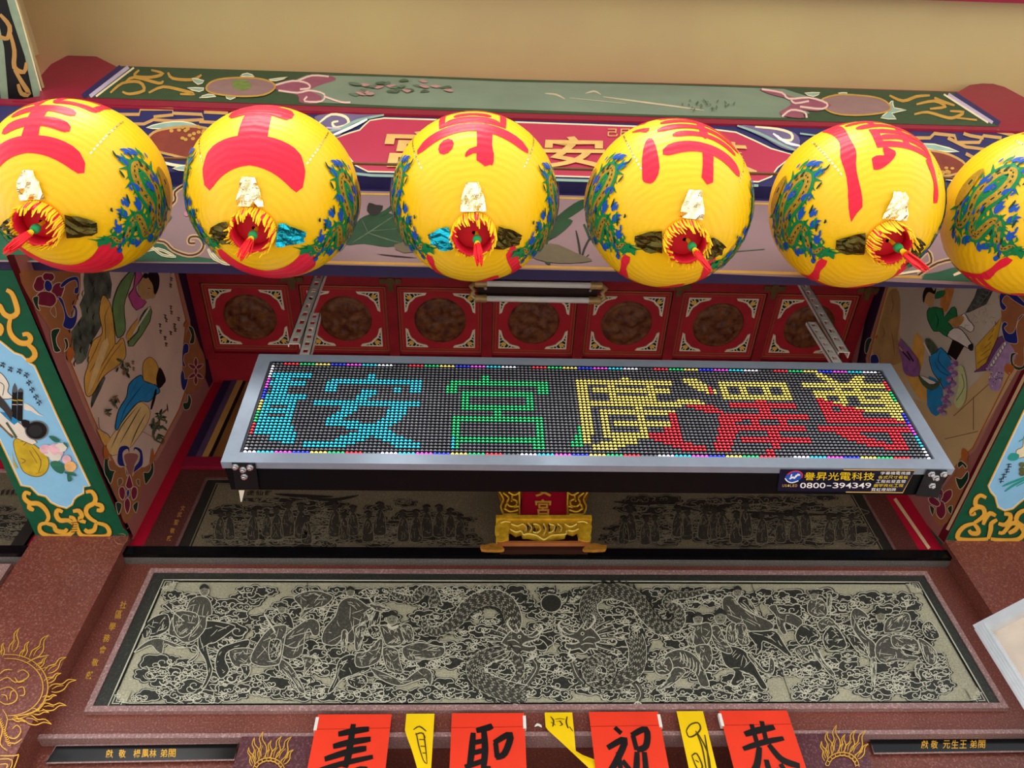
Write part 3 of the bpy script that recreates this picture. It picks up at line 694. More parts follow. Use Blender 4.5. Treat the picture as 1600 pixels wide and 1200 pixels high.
for i, ((x, z), ch, bk, la, az) in enumerate(zip(LX_, '聖王尊澤廣宮', '王王廣廣廣廣', LB, (-4, 0, -2, 6, 2, 14))):
    lantern((x, .66, z), ch, bk, la, az, 40+i, tass=((-.01, 0, .004, .012, .014, .01)[i], .004))
rope = MB(); rope.tube([(-3, .66, ROPE_Z), (0, .66, ROPE_Z-.01), (3.4, .66, ROPE_Z)], .004, 6)
tag(rope.build('lantern_rope', mat('rope_brown', '6a4a30', .7)), 'thin brown rope the yellow lanterns hang from', 'rope')
# ------------------------------------------------------------------ painted flanks, soffits and front boards
c_ = lambda n, c, **k: mat('paint_'+n, c, **k)
FBRD = c_('flank_border', '9a5e58', rough=.5, var=.06, scale=12); FEDG = c_('flank_edge', '5c0f1c', rough=.45); FPNL = c_('flank_ground', 'dcbcaa', rough=.55, var=.08, scale=7)
FPNK = c_('bevel_pink', 'b07a6a'); ORN = c_('orange_line', 'b5622c'); DPUR = c_('deep_purple', '2a1230'); TRK = c_('trunk_grey', '6f7466', var=.45, scale=22, col2='2c2f2a')
YRB = c_('robe_yellow', 'd9a24c', var=.12, scale=25); YRL = c_('robe_light', 'e3bd80', var=.1, scale=25); SGR = c_('sash_green', '6f8f58', var=.15, scale=30); PNK = c_('pink', 'c2508c'); SKN = c_('skin', 'c69a66'); HAIR = c_('hair', '151016')
BLU = c_('robe_blue', '2484bc', var=.15, scale=25); BLUD = c_('robe_blue_dark', '14507c'); OLV = c_('leaf_olive', '4a5a42', var=.25, scale=60); OUTW = c_('outline_cream', 'd9b9a0'); PET = c_('petal_maroon', '7c1f3a', var=.1); ORNB = c_('ornament_blue', '1c2a78'); ORND = c_('ornament_green', '123826'); ORNO = c_('ornament_brown', 'a0643e')
INK = c_('ink', '1c1a18'); BRN = c_('brown', '7c5a3c'); WCL = c_('white_cloth', 'e2d8cc', var=.05); TEAL = c_('teal', '2c9a90'); GRNR = c_('robe_green', '1f7a4a', var=.15, scale=30); LAV = c_('lavender', 'a888b0', var=.15, scale=60); PURR = c_('robe_purple', '8c5a90', var=.2, scale=40); LCY = c_('pale_green', 'c3c88c'); PLIN = c_('paving_tan', 'c9a877', var=.06, scale=9)
GOUT = c_('gold_outline', '7a4a18')  # dark brown outline painted round the gold scrolls
def petal(A, x, y, pts, s=1, w=5, f=PET): A.fill([(x+a*s, y+b*s) for a, b in pts], f, 3); A.line([(x+a*s, y+b*s) for a, b in pts], w, OUTW, True, 3)
def conv(pts, frm, to): return [((frm[0]+x/frm[2]-to[0])*to[2], (frm[1]+y/frm[2]-to[1])*to[2]) for x, y in pts]
ZA = (0, 410, 5); ZBm = (0, 620, 5); ZCm = (120, 400, 5); ZD = (130, 600, 5); ZE_ = (1340, 430, 5.715); ZF = (1400, 620, 5)
# ---- left flank
A = Art(PSL, base=.0008); 
A.fill([(9, 398), (204.5, 843), (235, 835), (350, 592), (291, 398)], FBRD, 0); A.fill([(9, 398), (204.5, 843), (208, 838), (193, 826), (118, 650), (28, 414), (22, 398)], FEDG, 0)
A.fill([(271, 398), (291, 398), (335, 592), (327, 606), (316, 580)], DPUR, 0)
A.line([(291, 400), (312, 490), (333, 588)], 3, BLACK, smooth=0)
A.build('border_paint', dbL)
pan = [(128, 405), (121, 465), (103, 522), (108, 560), (144, 650), (170, 705), (182, 730), (205, 737), (228, 737), (243, 710), (280, 640), (293, 600), (286, 548), (291, 502), (268, 405)]
A = Art(PSL, base=.0012); A.line([(x, y) for x, y in pan], 13, FPNK, True, 0); A.fill(pan, FPNL, 0); A.line(pan, 2.2, ORN, True, 0); A.build('picture_ground', dbL)
A = Art(PSL, ZA, base=.0018)
A.fill([(660, 60), (850, 60), (865, 280), (780, 300), (790, 500), (700, 640), (680, 740), (600, 800), (550, 640), (540, 560), (640, 420), (620, 330), (660, 240)], TRK, 2)
A.fill(conv([(190, 960), (225, 955), (150, 1120), (112, 1190), (118, 1090)], ZCm, ZA), TRK, 2)
for i in range(26):
    t = i/25; x = 680+90*math.sin(i*2.4)-60*t; y = 110+650*t; A.line([(x, y), (x-14, y+30), (x-8, y+55)], 9, INK if i % 2 else OLV, taper=.8)
A.build('painted_tree', dbL)
A = Art(PSL, ZA, base=.0021)
rb1 = [(800, 260), (850, 300), (880, 400), (900, 600), (905, 640), (960, 590), (985, 720), (930, 800), (810, 890), (720, 1035), (670, 1030), (660, 900), (690, 800), (690, 720), (730, 610), (800, 550), (775, 400)]
A.fill(rb1, YRB, 3); A.line(rb1, 5, INK, True, 3)
for p in ([(860, 330), (820, 420), (825, 520), (820, 640)], [(800, 560), (740, 700), (690, 800)], [(960, 620), (880, 720), (800, 850), (760, 940)], [(900, 640), (860, 700), (700, 960)], [(830, 620), (760, 760), (700, 860)]): A.line(p, 6, BRN, taper=.7)
A.fill([(800, 620), (850, 640), (720, 980), (690, 980)], YRL, 2)
sg = [(1060, 45), (1015, 190), (970, 340), (980, 530), (920, 590), (898, 500), (880, 340), (920, 200), (980, 110)]
A.outl(sg, SGR, INK, 6, 3)
A.outl([(1065, 55), (1115, 110), (1060, 190), (1085, 260), (1145, 310), (1065, 375), (1015, 290), (1008, 250), (1045, 200)], PNK, INK, 5, 2)
A.fill([(1085, 170), (1130, 110), (1190, 120), (1215, 180), (1190, 270), (1120, 290), (1085, 240)], SKN, 3)
A.fill([(1165, 80), (1210, 60), (1245, 110), (1240, 200), (1205, 260), (1195, 180), (1160, 120)], HAIR, 3); A.dot(1140, 105, 22, HAIR); A.dot(1190, 260, 24, SKN)
A.line([(1155, 200), (1175, 205)], 5, INK); A.line([(1150, 235), (1165, 240)], 5, PNK)
A.outl([(1175, 345), (1172, 460), (1040, 655), (1000, 620), (1080, 540), (1100, 430)], SGR, INK, 6, 2)
A.line([(1040, 560), (1170, 350)], 14, WCL, smooth=0); A.fill([(990, 560), (1060, 460), (1080, 440), (1070, 490), (1010, 610)], YRB, 2)
A.build('painted_lady', dbL, 'woman in yellow robe with green sash')
A = Art(PSL, ZD, base=.0021)
gw = [(450, 140), (520, 200), (505, 300), (420, 430), (360, 500), (230, 560), (180, 480), (250, 370), (380, 200)]
A.fill(gw, YRL, 3); A.line(gw, 4, BRN, True, 3)
for p in ([(450, 180), (380, 300), (290, 460)], [(420, 180), (300, 330), (220, 500)], [(490, 230), (420, 360), (370, 480)]): A.line(p, 9, OLV, taper=.8)
bl = [(450, -70), (480, -20), (570, 10), (600, 60), (560, 90), (510, 140), (450, 135), (380, 190), (300, 300), (268, 360), (250, 330), (280, 200), (340, 100), (360, 0)]
A.outl(bl, BLU, INK, 6, 3)
for p in ([(470, 0), (400, 90), (330, 190), (290, 300)], [(540, 30), (470, 110)], [(420, -20), (370, 80)]): A.line(p, 8, BLUD, taper=.7)
A.outl(conv([(520, 840), (570, 790), (620, 830), (645, 920), (620, 1000), (560, 985), (520, 960)], ZCm, ZD), YRB, BRN, 4, 3)
A.fill(conv([(650, 870), (695, 960), (680, 1000), (640, 1035), (620, 960)], ZCm, ZD), HAIR, 3)
A.line(conv([(620, 1040), (605, 1110), (580, 1200)], ZCm, ZD), 20, HAIR, taper=.5)
A.build('painted_lady', dbL, 'woman in blue robe')
A = Art(PSL, ZD, base=.0020)
rr = random.Random(4)
for cx, cy, n, s in ((600, 240, 16, 50), (575, 340, 16, 50), (590, 430, 8, 30), (-20+170, -20, 0, 0), (245, 130, 9, 36), (330, -110, 12, 40), (200, 230, 5, 24)):
    for i in range(n):
        x, y = cx+rr.gauss(0, s*.6), cy+rr.gauss(0, s*.7); a = rr.uniform(0, 6.28); l = rr.uniform(16, 36); w = rr.uniform(5, 11); c, s_ = math.cos(a), math.sin(a)
        A.fill([(x-c*l, y-s_*l), (x-s_*w, y+c*w), (x+c*l, y+s_*l), (x+s_*w, y-c*w)], rr.choice([OLV, OLV, ORND, BRN]), 2)
A.line([(120, 260), (130, 350), (190, 390), (210, 420)], 5, INK); A.fill([(110, 350), (180, 400), (215, 430), (170, 480), (130, 400)], YRB, 2); A.line([(460, 370), (520, 400), (560, 430)], 4, BRN)
A.build('painted_foliage', dbL)
A = Art(PSL, ZCm, base=.0020)
for x, y in ((735, 400), (690, 470), (650, 540), (740, 440), (795, 490), (700, 500), (765, 540), (655, 590), (735, 600), (770, 575), (690, 640), (700, 690), (735, 120), (740, 180), (735, 230), (440, 830), (445, 880)):
    A.line([(x-12, y-10), (x+10, y-6), (x-6, y+8), (x+10, y+14)], 6, INK if x > 600 else BRN, smooth=2); A.line([(x, y-16), (x-2, y+18)], 5, BRN if y > 380 else OLV)
A.build('brush_inscription', dbL)
QP = [(0, -62), (28, -60), (44, -34), (30, -8), (0, 0), (-30, -8), (-44, -34), (-28, -60)]
def rot(p, a, s=1.): c, q = math.cos(a), math.sin(a); return [((x*c-y*q)*s, (x*q+y*c)*s) for x, y in p]
def corner_orn(A, S=0):
    """top corner: flower, blue scrolls, green leaves (zoom A coordinates)"""
    A.fill([(150, 90), (320, 60), (600, 60), (620, 250), (540, 420), (570, 620), (560, 760), (470, 660), (360, 470), (260, 330)], ORNO, 3)
    for x, y, a, s in ((355, 185, -1.2, 1.45), (375, 150, .1, 1.1), (405, 205, 1.9, 1.5), (370, 225, 3.3, 1.9)): petal(A, x, y, rot(QP, a, s), w=7)
    A.outl([(345, 180), (355, 145), (380, 140), (405, 165), (408, 205), (385, 230), (355, 215)], ORNB, OUTW, 6, 3)
    for p in ([(470, 180), (520, 130), (600, 110), (620, 170), (610, 240), (580, 240), (585, 200), (605, 190), (590, 140), (540, 155), (490, 195)], [(450, 270), (490, 290), (520, 390), (545, 430), (580, 420), (585, 370), (565, 350), (580, 330), (605, 380), (595, 470), (560, 520), (515, 515), (490, 490), (505, 430), (490, 350)]): A.outl(p, ORNB, OUTW, 4, 3)
    for p in ([(255, 280), (300, 265), (298, 330), (315, 375), (285, 360)], [(400, 535), (470, 520), (440, 590), (450, 650), (475, 690), (430, 700), (410, 640)], [(500, 600), (525, 600), (535, 660), (500, 700), (515, 650)]): A.outl(p, ORND, OUTW, 6, 3)
    A.outl([(390, 380), (425, 340), (440, 400), (430, 430)], ORNO, OUTW, 4, 3); A.fill([(540, 660), (585, 710), (545, 780), (520, 720)], ORN, 3)
def base_orn(A):
    """lower corner (zoom D coordinates)"""
    A.fill([(170, 560), (280, 650), (330, 640), (410, 640), (480, 650), (560, 600), (545, 680), (470, 780), (440, 900), (400, 1010), (330, 1090), (290, 1000), (250, 860), (180, 720)], ORNO, 3)
    A.outl([(330, 480), (280, 500), (265, 600), (285, 640), (325, 650), (340, 720), (348, 690), (320, 620), (310, 540), (345, 510), (358, 545), (362, 500)], ORNB, OUTW, 5, 3)
    A.outl([(410, 490), (460, 520), (468, 620), (440, 660), (400, 690), (385, 720), (400, 650), (435, 600), (440, 540), (405, 510), (395, 545), (392, 505)], ORNB, OUTW, 5, 3)
    A.fill([(320, 560), (375, 540), (430, 560), (395, 640), (365, 700), (340, 640)], FBRD, 3)
    for p in ([(215, 600), (185, 560), (165, 600), (165, 690), (190, 740), (215, 780), (240, 700), (250, 680), (210, 670), (195, 620), (200, 590)], [(520, 620), (545, 600), (550, 690), (510, 760), (485, 780), (472, 710), (475, 690), (510, 690), (530, 650)], [(255, 930), (300, 935), (295, 980), (275, 1020)], [(430, 920), (390, 945), (395, 980), (415, 1005)]): A.outl(p, ORND, OUTW, 5, 3)
    for p in ([(270, 745), (300, 735), (310, 770), (275, 800)], [(440, 745), (415, 750), (420, 780), (440, 800)]): A.outl(p, BRN, OUTW, 4, 2)
    petal(A, 360, 800, rot([(0, -95), (20, -40), (28, 0), (0, 20), (-28, 0), (-20, -40)], 0), w=6); petal(A, 345, 940, rot([(0, -50), (22, -20), (20, 30), (0, 75), (-20, 30), (-22, -20)], 0), w=6)
    petal(A, 300, 850, [(30, 0), (15, -45), (-15, -40), (-22, 0), (-10, 40), (15, 55)], w=6); petal(A, 402, 850, [(-30, 0), (-15, -45), (15, -40), (22, 0), (10, 40), (-15, 55)], w=6)
    A.outl([(350, 820), (363, 845), (350, 890), (337, 850)], ORNB, OUTW, 5, 3)
    A.fill([(165, 480), (200, 530), (190, 590), (160, 560)], ORN, 3); A.fill([(545, 500), (555, 580), (525, 640), (530, 560)], ORN, 3)
A = Art(PSL, ZA, base=.0024); corner_orn(A); A.build('flower_ornament', dbL)
A = Art(PSL, ZD, base=.0024); base_orn(A); A.build('flower_ornament', dbL)
A = Art(PSL, ZCm, base=.0024)
A.fill([(830, 690), (900, 560), (960, 700), (1000, 800), (1000, 950), (920, 1060), (860, 1080), (830, 1000)], ORNO, 3)
A.outl([(830, 700), (870, 690), (872, 750), (840, 770), (835, 820), (850, 860), (825, 850)], ORNB, OUTW, 4, 3); A.outl([(825, 890), (810, 940), (820, 1030), (845, 1045), (870, 960), (845, 960), (840, 920)], ORNB, OUTW, 4, 3)
for a in range(6): petal(A, 930+28*math.sin(a*1.047), 900-70*math.cos(a*1.047), rot([(0, -40), (16, 0), (0, 40), (-16, 0)], a*1.047), w=5)
A.outl([(930, 870), (945, 900), (930, 930), (915, 900)], PET, OUTW, 5, 3)
A.outl([(870, 550), (905, 560), (922, 620), (915, 680), (880, 680), (895, 620)], ORND, OUTW, 5, 3); A.outl([(870, 1080), (895, 1120), (880, 1190), (840, 1200), (830, 1150), (865, 1140)], ORND, OUTW, 5, 3)
A.fill([(835, 540), (860, 505), (875, 545), (850, 560)], ORN, 2)
A.build('flower_ornament', dbL)
# ---- soffits: green ground is the beam itself
GW = 44
def scroll(A, paths, w=GW, m=GOLD):
    for p in paths: A.line(p, w+10, GOUT, taper=.35)
    for p in paths: A.line(p, w, m, taper=.35)
A = Art(PB, ZA, base=.0008)
scroll(A, ([(50, 215), (90, 240), (120, 310), (135, 390), (85, 425), (30, 400), (0, 340), (-30, 330)], [(85, 425), (70, 500), (90, 570), (150, 625), (215, 630), (240, 595), (215, 560), (175, 565)], [(215, 640), (260, 680), (272, 730), (235, 765), (205, 760)], [(-10, 480), (10, 520), (-5, 570)]), 42)
A.build('gold_scroll', dbL)
A = Art(PB, base=.0010)
bp = [(-12, 530), (0, 534), (12, 544), (22, 552), (34, 556), (46, 568), (53, 572), (88, 650), (140, 760), (130, 760), (130, 770), (120, 775), (115, 780), (112, 788), (104, 793), (92, 790), (80, 784), (72, 775), (60, 772), (48, 760), (34, 758), (0, 686), (-30, 622)]
A.line(bp, 5, GOLD, True, 0); A.fill(bp, SKYB, 0); A.line(bp, 1.2, WHITE, True, 0); A.build('blue_picture', dbL)
A = Art(PB, ZBm, base=.0016); YBG = c_('bag_yellow', 'c9a828', var=.15, scale=40); FPK = c_('flower_pink', 'eab8c4', var=.15, scale=40)
A.outl([(105, 350), (150, 320), (230, 350), (300, 400), (370, 470), (380, 540), (350, 600), (280, 625), (190, 590), (150, 520), (120, 440)], YBG, BRN, 6, 3)
for p in ([(250, 390), (320, 500), (300, 590)], [(160, 350), (210, 350), (180, 380)], [(160, 480), (200, 500), (170, 520)], [(280, 600), (320, 590)], [(230, 420), (290, 520)]): A.line(p, 7, BRN, taper=.5)
A.fill([(90, 420), (110, 500), (140, 560), (110, 540)], YBG, 2)
A.outl([(0, 120), (60, 130), (170, 220), (290, 360), (250, 375), (120, 320), (0, 230), (-30, 150)], WCL, BRN, 5, 0); A.fill([(0, 120), (40, 160), (110, 220), (150, 190), (60, 130)], BLU, 0); A.line([(50, 200), (130, 320)], 18, OLV, smooth=0); A.line([(-20, 200), (100, 320)], 14, BRN, smooth=0)
A.dot(285, 262, 88, BLACK, 74, 18); A.line([(285+86*math.cos(t*.35), 262+72*math.sin(t*.35)) for t in range(18)], 9, c_('grey', '6c6c70'), True); A.dot(275, 265, 55, c_('ink_stone', '26262a'), 46, 16); A.fill([(165, 180), (230, 190), (220, 240), (180, 230)], BLACK, 2)
for i in range(9):
    a = i*.7; A.dot(420+70*math.cos(a)*(i % 3)/2, 425+45*math.sin(a)*(i % 3)/2, 48, FPK if i % 2 else WCL, 38)
A.dot(430, 420, 34, FPK); A.dot(520, 490, 36, FPK)
A.dot(550, 545, 48, c_('flower_orange', 'e6b070', var=.15, scale=40), 42)
LFG = c_('leaf_green', '2f6e58', var=.2, scale=40)
for p in ([(380, 310), (420, 310), (470, 345), (430, 355)], [(390, 520), (440, 500), (500, 540), (490, 600), (430, 580)], [(500, 590), (560, 590), (600, 620), (540, 610)], [(525, 600), (550, 620), (560, 655), (530, 660)], [(490, 360), (520, 365), (530, 400)]): A.fill(p, LFG, 3)
A.build('painted_scholar_objects', dbL, 'yellow bag, inkstone, books and peonies')
A = Art(PB, ZA, base=.0016)
A.outl([(0, 860), (40, 900), (70, 960), (60, 1010), (100, 1060), (-30, 1050), (-30, 860)], WCL, INK, 5, 3); A.line([(-20, 930), (30, 960), (20, 1040)], 6, OLV)
for x in (115, 160):
    A.fill([(x-20, 1010), (x+20, 1010), (x+15, 1240), (x-28, 1240)], BLACK, 0); A.fill([(x-22, 1010), (x, 940 if x < 130 else 980), (x+22, 1010)], c_('bristle', '55585c'), 2); A.line([(x-20, 1075), (x+20, 1080)], 8, YBG, smooth=0); A.line([(x-20, 1110), (x+18, 1112)], 5, WCL, smooth=0)
A.fill([(-10, 1030), (40, 1090), (100, 1170), (90, 1240), (30, 1160), (-30, 1100)], c_('dark_roll', '3c3636'), 0)
A.fill([(190, 1100), (250, 1130), (300, 1180), (350, 1205), (290, 1190), (240, 1160), (190, 1150)], WCL, 2)
for x, y, r in ((20, 800, .5), (80, 835, .5), (150, 850, .6), (205, 880, .7), (225, 940, .9), (250, 995, .9), (280, 1050, .9), (305, 1095, .9)):
    for q in ([(-22, -8), (18, -14)], [(-18, 10), (22, 8)], [(-2, -22), (-8, 22)], [(6, -4), (18, 18)]):
        A.line([(x+a*math.cos(r)-b*math.sin(r), y+a*math.sin(r)+b*math.cos(r)) for a, b in q], 6, INK, smooth=0)
A.build('painted_brushes', dbL, 'writing brushes and ink inscription')
BSCR = ([(240, 760), (200, 748), (190, 790), (235, 830), (300, 835), (355, 880), (380, 940), (360, 980)], [(240, 825), (228, 865), (265, 885)], [(370, 985), (315, 1000), (315, 1050), (370, 1085), (470, 1092), (550, 1070), (590, 1010), (575, 950), (540, 940)], [(365, 990), (420, 1005), (440, 1045), (500, 1055), (525, 1030)], [(490, 900), (450, 885), (440, 925), (470, 965), (530, 965), (570, 990)], [(670, 745), (715, 740), (745, 785), (735, 830), (685, 860), (672, 905), (705, 950), (755, 980)], [(735, 835), (790, 850), (795, 885), (755, 885)], [(755, 985), (825, 1005), (855, 1055), (830, 1090), (740, 1095), (640, 1085), (605, 1030), (600, 990)], [(750, 990), (735, 1040), (690, 1055), (660, 1035)], [(570, 895), (615, 890), (640, 930), (620, 960), (670, 980)])
A = Art(PB, ZBm, base=.0012); scroll(A, BSCR, 36)
for i in range(5): A.line([(555, 985+i*18), (605, 980+i*18)], 6, GOUT, smooth=0)
A.build('gold_scroll', dbL)
# wire loops hanging from the beam corners
for pb, pts in ((dbL, ((979, 1010, 30), (945, 1110, 52))), (dbR, ())):
    for x, y, r in pts:
        P0 = Plane((0, YP-.03, 0), (0, -1, 0)); MB().tube([P0(x/5+r/5*math.cos(t*.5), 620+y/5+r/5*.8*math.sin(t*.5)) for t in range(12)], .0013, 6).build('wire_loop', c_('wire', 'a0704c', metal=.5, rough=.35), pb, True)
# ---- right flank
A = Art(PSR, base=.0008)
A.fill([(1376, 405), (1600, 405), (1690, 420), (1475, 850), (1395, 760), (1320, 592)], FBRD, 0)
A.fill([(1365, 430), (1388, 430), (1352, 592), (1334, 592)], DPUR, 0); A.line([(1369, 430), (1340, 575)], 3, BLACK, smooth=0)
A.fill([(1690, 420), (1475, 848), (1466, 838), (1480, 812), (1600, 570), (1660, 420)], FEDG, 0)
A.line([(1480, 828), (1600, 590), (1670, 440)], 5, c_('cream_rail', 'd9b88c'), smooth=0)
A.build('border_paint', dbR)
panR = [(1390, 438), (1366, 525), (1358, 560), (1370, 640), (1420, 720), (1470, 760), (1503, 715), (1520, 700), (1600, 540), (1630, 480), (1600, 440)]
A = Art(PSR, base=.0012); A.line(panR, 11, FPNK, True, 0); A.fill(panR, c_('flank_grey', 'c2b4a2', var=.08, scale=8), 0); A.fill([(1390, 438), (1402, 440), (1408, 560), (1420, 620), (1480, 640), (1560, 560), (1600, 500), (1600, 560), (1520, 700), (1503, 715), (1470, 755), (1420, 720), (1370, 640), (1358, 560), (1366, 525)], PLIN, 0); A.line(panR, 2.2, ORN, True, 0)
for p in ([(1476, 686), (1528, 674)], [(1521, 620), (1521, 672)], [(1490, 650), (1545, 600)]): A.line(p, 1.2, BRN, smooth=0)
A.build('picture_ground', dbR)
A = Art(PSR, ZE_, base=.0018)
A.fill([(280, 150), (370, 150), (380, 400), (360, 560), (390, 780), (180, 780), (130, 640), (160, 560), (210, 400)], c_('cliff_tan', 'b08a58', var=.18, scale=14), 3)
for p in ([(300, 180), (320, 260), (300, 340)], [(220, 450), (240, 520), (220, 560)], [(300, 500), (320, 600), (330, 720)]): A.line(p, 7, BRN, taper=.7)
# pagoda/rock diagonal
A.fill([(1090, 60), (1230, 100), (1150, 260), (1000, 330), (960, 340), (1040, 200)], c_('rail_grey', '5a6058', var=.3, scale=40, col2='23251f'), 0); A.fill([(850, 570), (960, 620), (880, 760), (800, 700)], BLACK, 0)
for i in range(5): A.line([(1030+i*26, 260-i*34), (1080+i*26, 280-i*34), (1100+i*26, 240-i*34)], 8, c_('grey', '6c6c70'))
rr = random.Random(9)
for i in range(26):
    x, y = 1100+rr.gauss(0, 60), 360+rr.gauss(0, 70); A.line([(x, y), (x+rr.uniform(-40, 40), y+rr.uniform(-40, 40))], 9, rr.choice([c_('coral', 'b06a80'), c_('coral2', '8a5468'), INK]), taper=.8)
A.build('painted_landscape', dbR)
A = Art(PSR, ZE_, base=.0022)
A.fill([(800, 90), (860, 90), (850, 180), (800, 320), (750, 310), (740, 200)], c_('ribbon_orange', 'c8803c', var=.2, scale=40), 2)
A.outl([(640, 290), (760, 300), (770, 380), (840, 290), (880, 300), (880, 400), (800, 410), (850, 470), (800, 550), (730, 500), (680, 500), (640, 430), (620, 360)], GRNR, INK, 6, 2)
A.outl([(710, 150), (780, 140), (760, 190), (690, 210)], GRNR, INK, 4, 2)
A.fill([(610, 150), (660, 130), (690, 190), (660, 290), (620, 260), (590, 220)], SKN, 3); A.fill([(590, 250), (580, 190), (600, 120), (650, 95), (680, 140), (700, 110), (690, 170), (640, 150), (610, 180)], HAIR, 3)
A.outl([(860, 470), (930, 490), (990, 570), (1030, 640), (1000, 660), (900, 600), (800, 540)], WCL, INK, 6, 2); A.outl([(950, 340), (990, 400), (1040, 460), (1010, 510), (930, 460), (880, 460), (900, 400)], WCL, INK, 5, 2); A.fill([(820, 400), (930, 360), (950, 400), (900, 460), (840, 450)], c_('sash_gold', 'b8864a', var=.2), 2); A.fill([(985, 630), (1030, 610), (1030, 670), (1000, 670)], INK, 2)
for p in ([(690, 330), (720, 400), (700, 480)], [(800, 330), (860, 360)], [(740, 470), (820, 520)]): A.line(p, 7, ORND, taper=.6)
A.build('painted_lady', dbR, 'seated figure in green jacket and white trousers')
A = Art(PSR, ZE_, base=.0022)
A.fill([(430, 880), (560, 900), (700, 1060), (660, 1130), (560, 1110), (470, 980)], YRB, 3); A.fill([(490, 620), (530, 510), (600, 640), (560, 860), (500, 800)], YRB, 2)
A.fill([(640, 900), (760, 1010), (750, 1190), (700, 1260), (620, 1160)], BLU, 2)
A.outl([(745, 645), (830, 740), (850, 800), (840, 960), (790, 1040), (740, 960), (680, 880), (650, 800), (640, 720), (700, 690)], BLU, INK, 6, 2)
for p in ([(740, 680), (720, 760), (800, 860)], [(690, 780), (740, 860), (820, 900)]): A.line(p, 8, BLUD, taper=.6)
for i in range(34):
    t = i/33; x = 850+30*math.sin(i)-110*t*t; y = 770+470*t; A.dot(x, y, 22, PURR if i % 3 else LAV, 18)
A.fill([(380, 570), (410, 600), (540, 760), (540, 900), (420, 880), (390, 740), (360, 650)], PURR, 3)
for p in ([(370, 640), (420, 700)], [(400, 680), (470, 760)], [(440, 680), (500, 770)]): A.line(p, 22, INK if p[0][0] > 390 else SKN, taper=.4)
A.fill([(540, 890), (620, 950), (700, 960), (740, 910), (730, 980), (660, 1030), (580, 980)], OLV, 2); A.fill([(560, 900), (640, 930), (700, 960), (640, 970)], WCL, 2)
A.fill([(900, 830), (940, 820), (970, 960), (960, 1120), (900, 1190), (860, 1130), (900, 1000)], LCY, 3); A.line([(930, 880), (950, 1000), (880, 1120)], 6, OLV)
A.fill([(600, 580), (640, 570), (710, 660), (660, 700)], OLV, 2); A.line([(590, 600), (650, 720)], 14, WCL, smooth=0)
A.build('painted_figure', dbR, 'crouching figure in blue robe')
A = Art(PSR, ZE_, base=.0022)
A.outl([(1290, 370), (1250, 420), (1050, 640), (1060, 860), (1040, 860), (1180, 780), (1250, 560)], c_('roof_yellow', 'cfa030', var=.15, scale=40), BRN, 5, 0)
for i in range(6): A.line([(1070+i*32, 790-i*70), (1170+i*12, 720-i*62)], 6, BRN, smooth=0)
A.outl([(1290, 540), (1320, 600), (1160, 850), (1040, 868), (1150, 780), (1250, 560)], c_('eave_violet', '6c3f6c'), INK, 5, 0)
A.fill([(1300, 600), (1380, 640), (1410, 740), (1320, 830), (1300, 900), (1270, 1020), (1220, 1035), (1180, 1000), (1170, 930), (1200, 860), (1150, 840)], LAV, 3)
for i in range(7): A.outl([(1180+i*20, 800-i*32), (1200+i*20, 780-i*32), (1210+i*20, 810-i*32), (1190+i*20, 830-i*32)], WCL, INK, 4, 0)
for i in range(40): x, y = 1240+rr.gauss(0, 40), 900+rr.gauss(0, 60); A.dot(x, y, 5, rr.choice([WCL, PURR, INK]))
A.build('painted_pavilion', dbR)
A = Art(PSR, ZE_, base=.0026)
A.fill([(1280, 150), (1600, 120), (1600, 560), (1480, 800), (1400, 780), (1330, 600), (1300, 500), (1280, 300)], ORNO, 3)
A.outl([(1275, 160), (1380, 150), (1486, 240), (1486, 280), (1400, 230), (1330, 180), (1290, 230), (1310, 260), (1330, 290), (1300, 315), (1270, 270)], ORNB, OUTW, 5, 3); A.outl([(1486, 350), (1430, 420), (1420, 500), (1430, 600), (1380, 610), (1320, 590), (1300, 540), (1285, 460), (1310, 415), (1340, 440), (1310, 470), (1350, 520), (1400, 500), (1440, 380)], ORNB, OUTW, 5, 3)
petal(A, 1510, 290, rot(QP, 1.2, 1.5), w=6); petal(A, 1540, 240, rot(QP, .2, 1.3), w=6); petal(A, 1560, 340, rot(QP, 2.4, 1.4), w=6)
A.outl([(1430, 700), (1390, 720), (1390, 790), (1440, 820), (1486, 790), (1486, 640), (1520, 640), (1510, 800), (1440, 850), (1370, 800), (1370, 700)], ORND, OUTW, 5, 3); A.fill([(1330, 790), (1400, 820), (1360, 890), (1310, 850)], ORN, 3)
A.outl([(70, 600), (100, 560), (130, 570), (110, 620), (90, 690), (65, 690)], ORND, OUTW, 5, 3); A.outl([(120, 720), (170, 710), (190, 780), (120, 790)], ORNB, OUTW, 4, 3); A.fill([(150, 560), (175, 530), (180, 560)], ORN, 2)
A.build('flower_ornament', dbR)
A = Art(PSR, ZF, base=.0026)
A.fill([(480, 540), (560, 500), (560, 640), (480, 820), (400, 980), (330, 1000), (280, 900), (330, 760), (420, 680)], ORNO, 3)
A.outl([(490, 560), (480, 520), (510, 500), (555, 540), (540, 560), (520, 530)], ORND, OUTW, 6, 2); A.outl([(560, 580), (565, 640), (520, 710), (490, 715), (465, 630), (510, 640)], ORND, OUTW, 6, 3)
for x, y, a, s in ((395, 780, .6, 1.3), (350, 880, 3.1, 1.5), (300, 820, -1.0, 1.1), (345, 760, 0, .9)): petal(A, x, y, rot([(0, -50), (25, -20), (20, 30), (0, 45), (-20, 30), (-25, -20)], a, s), w=6)
A.outl([(260, 850), (300, 870), (285, 930)], ORND, OUTW, 6, 2); A.outl([(440, 850), (400, 870), (430, 920)], ORND, OUTW, 6, 2); A.fill([(520, 400), (565, 450), (540, 510), (510, 470)], ORN, 3); A.outl([(335, 770), (350, 770), (348, 815), (338, 815)], ORNB, OUTW, 3, 2)
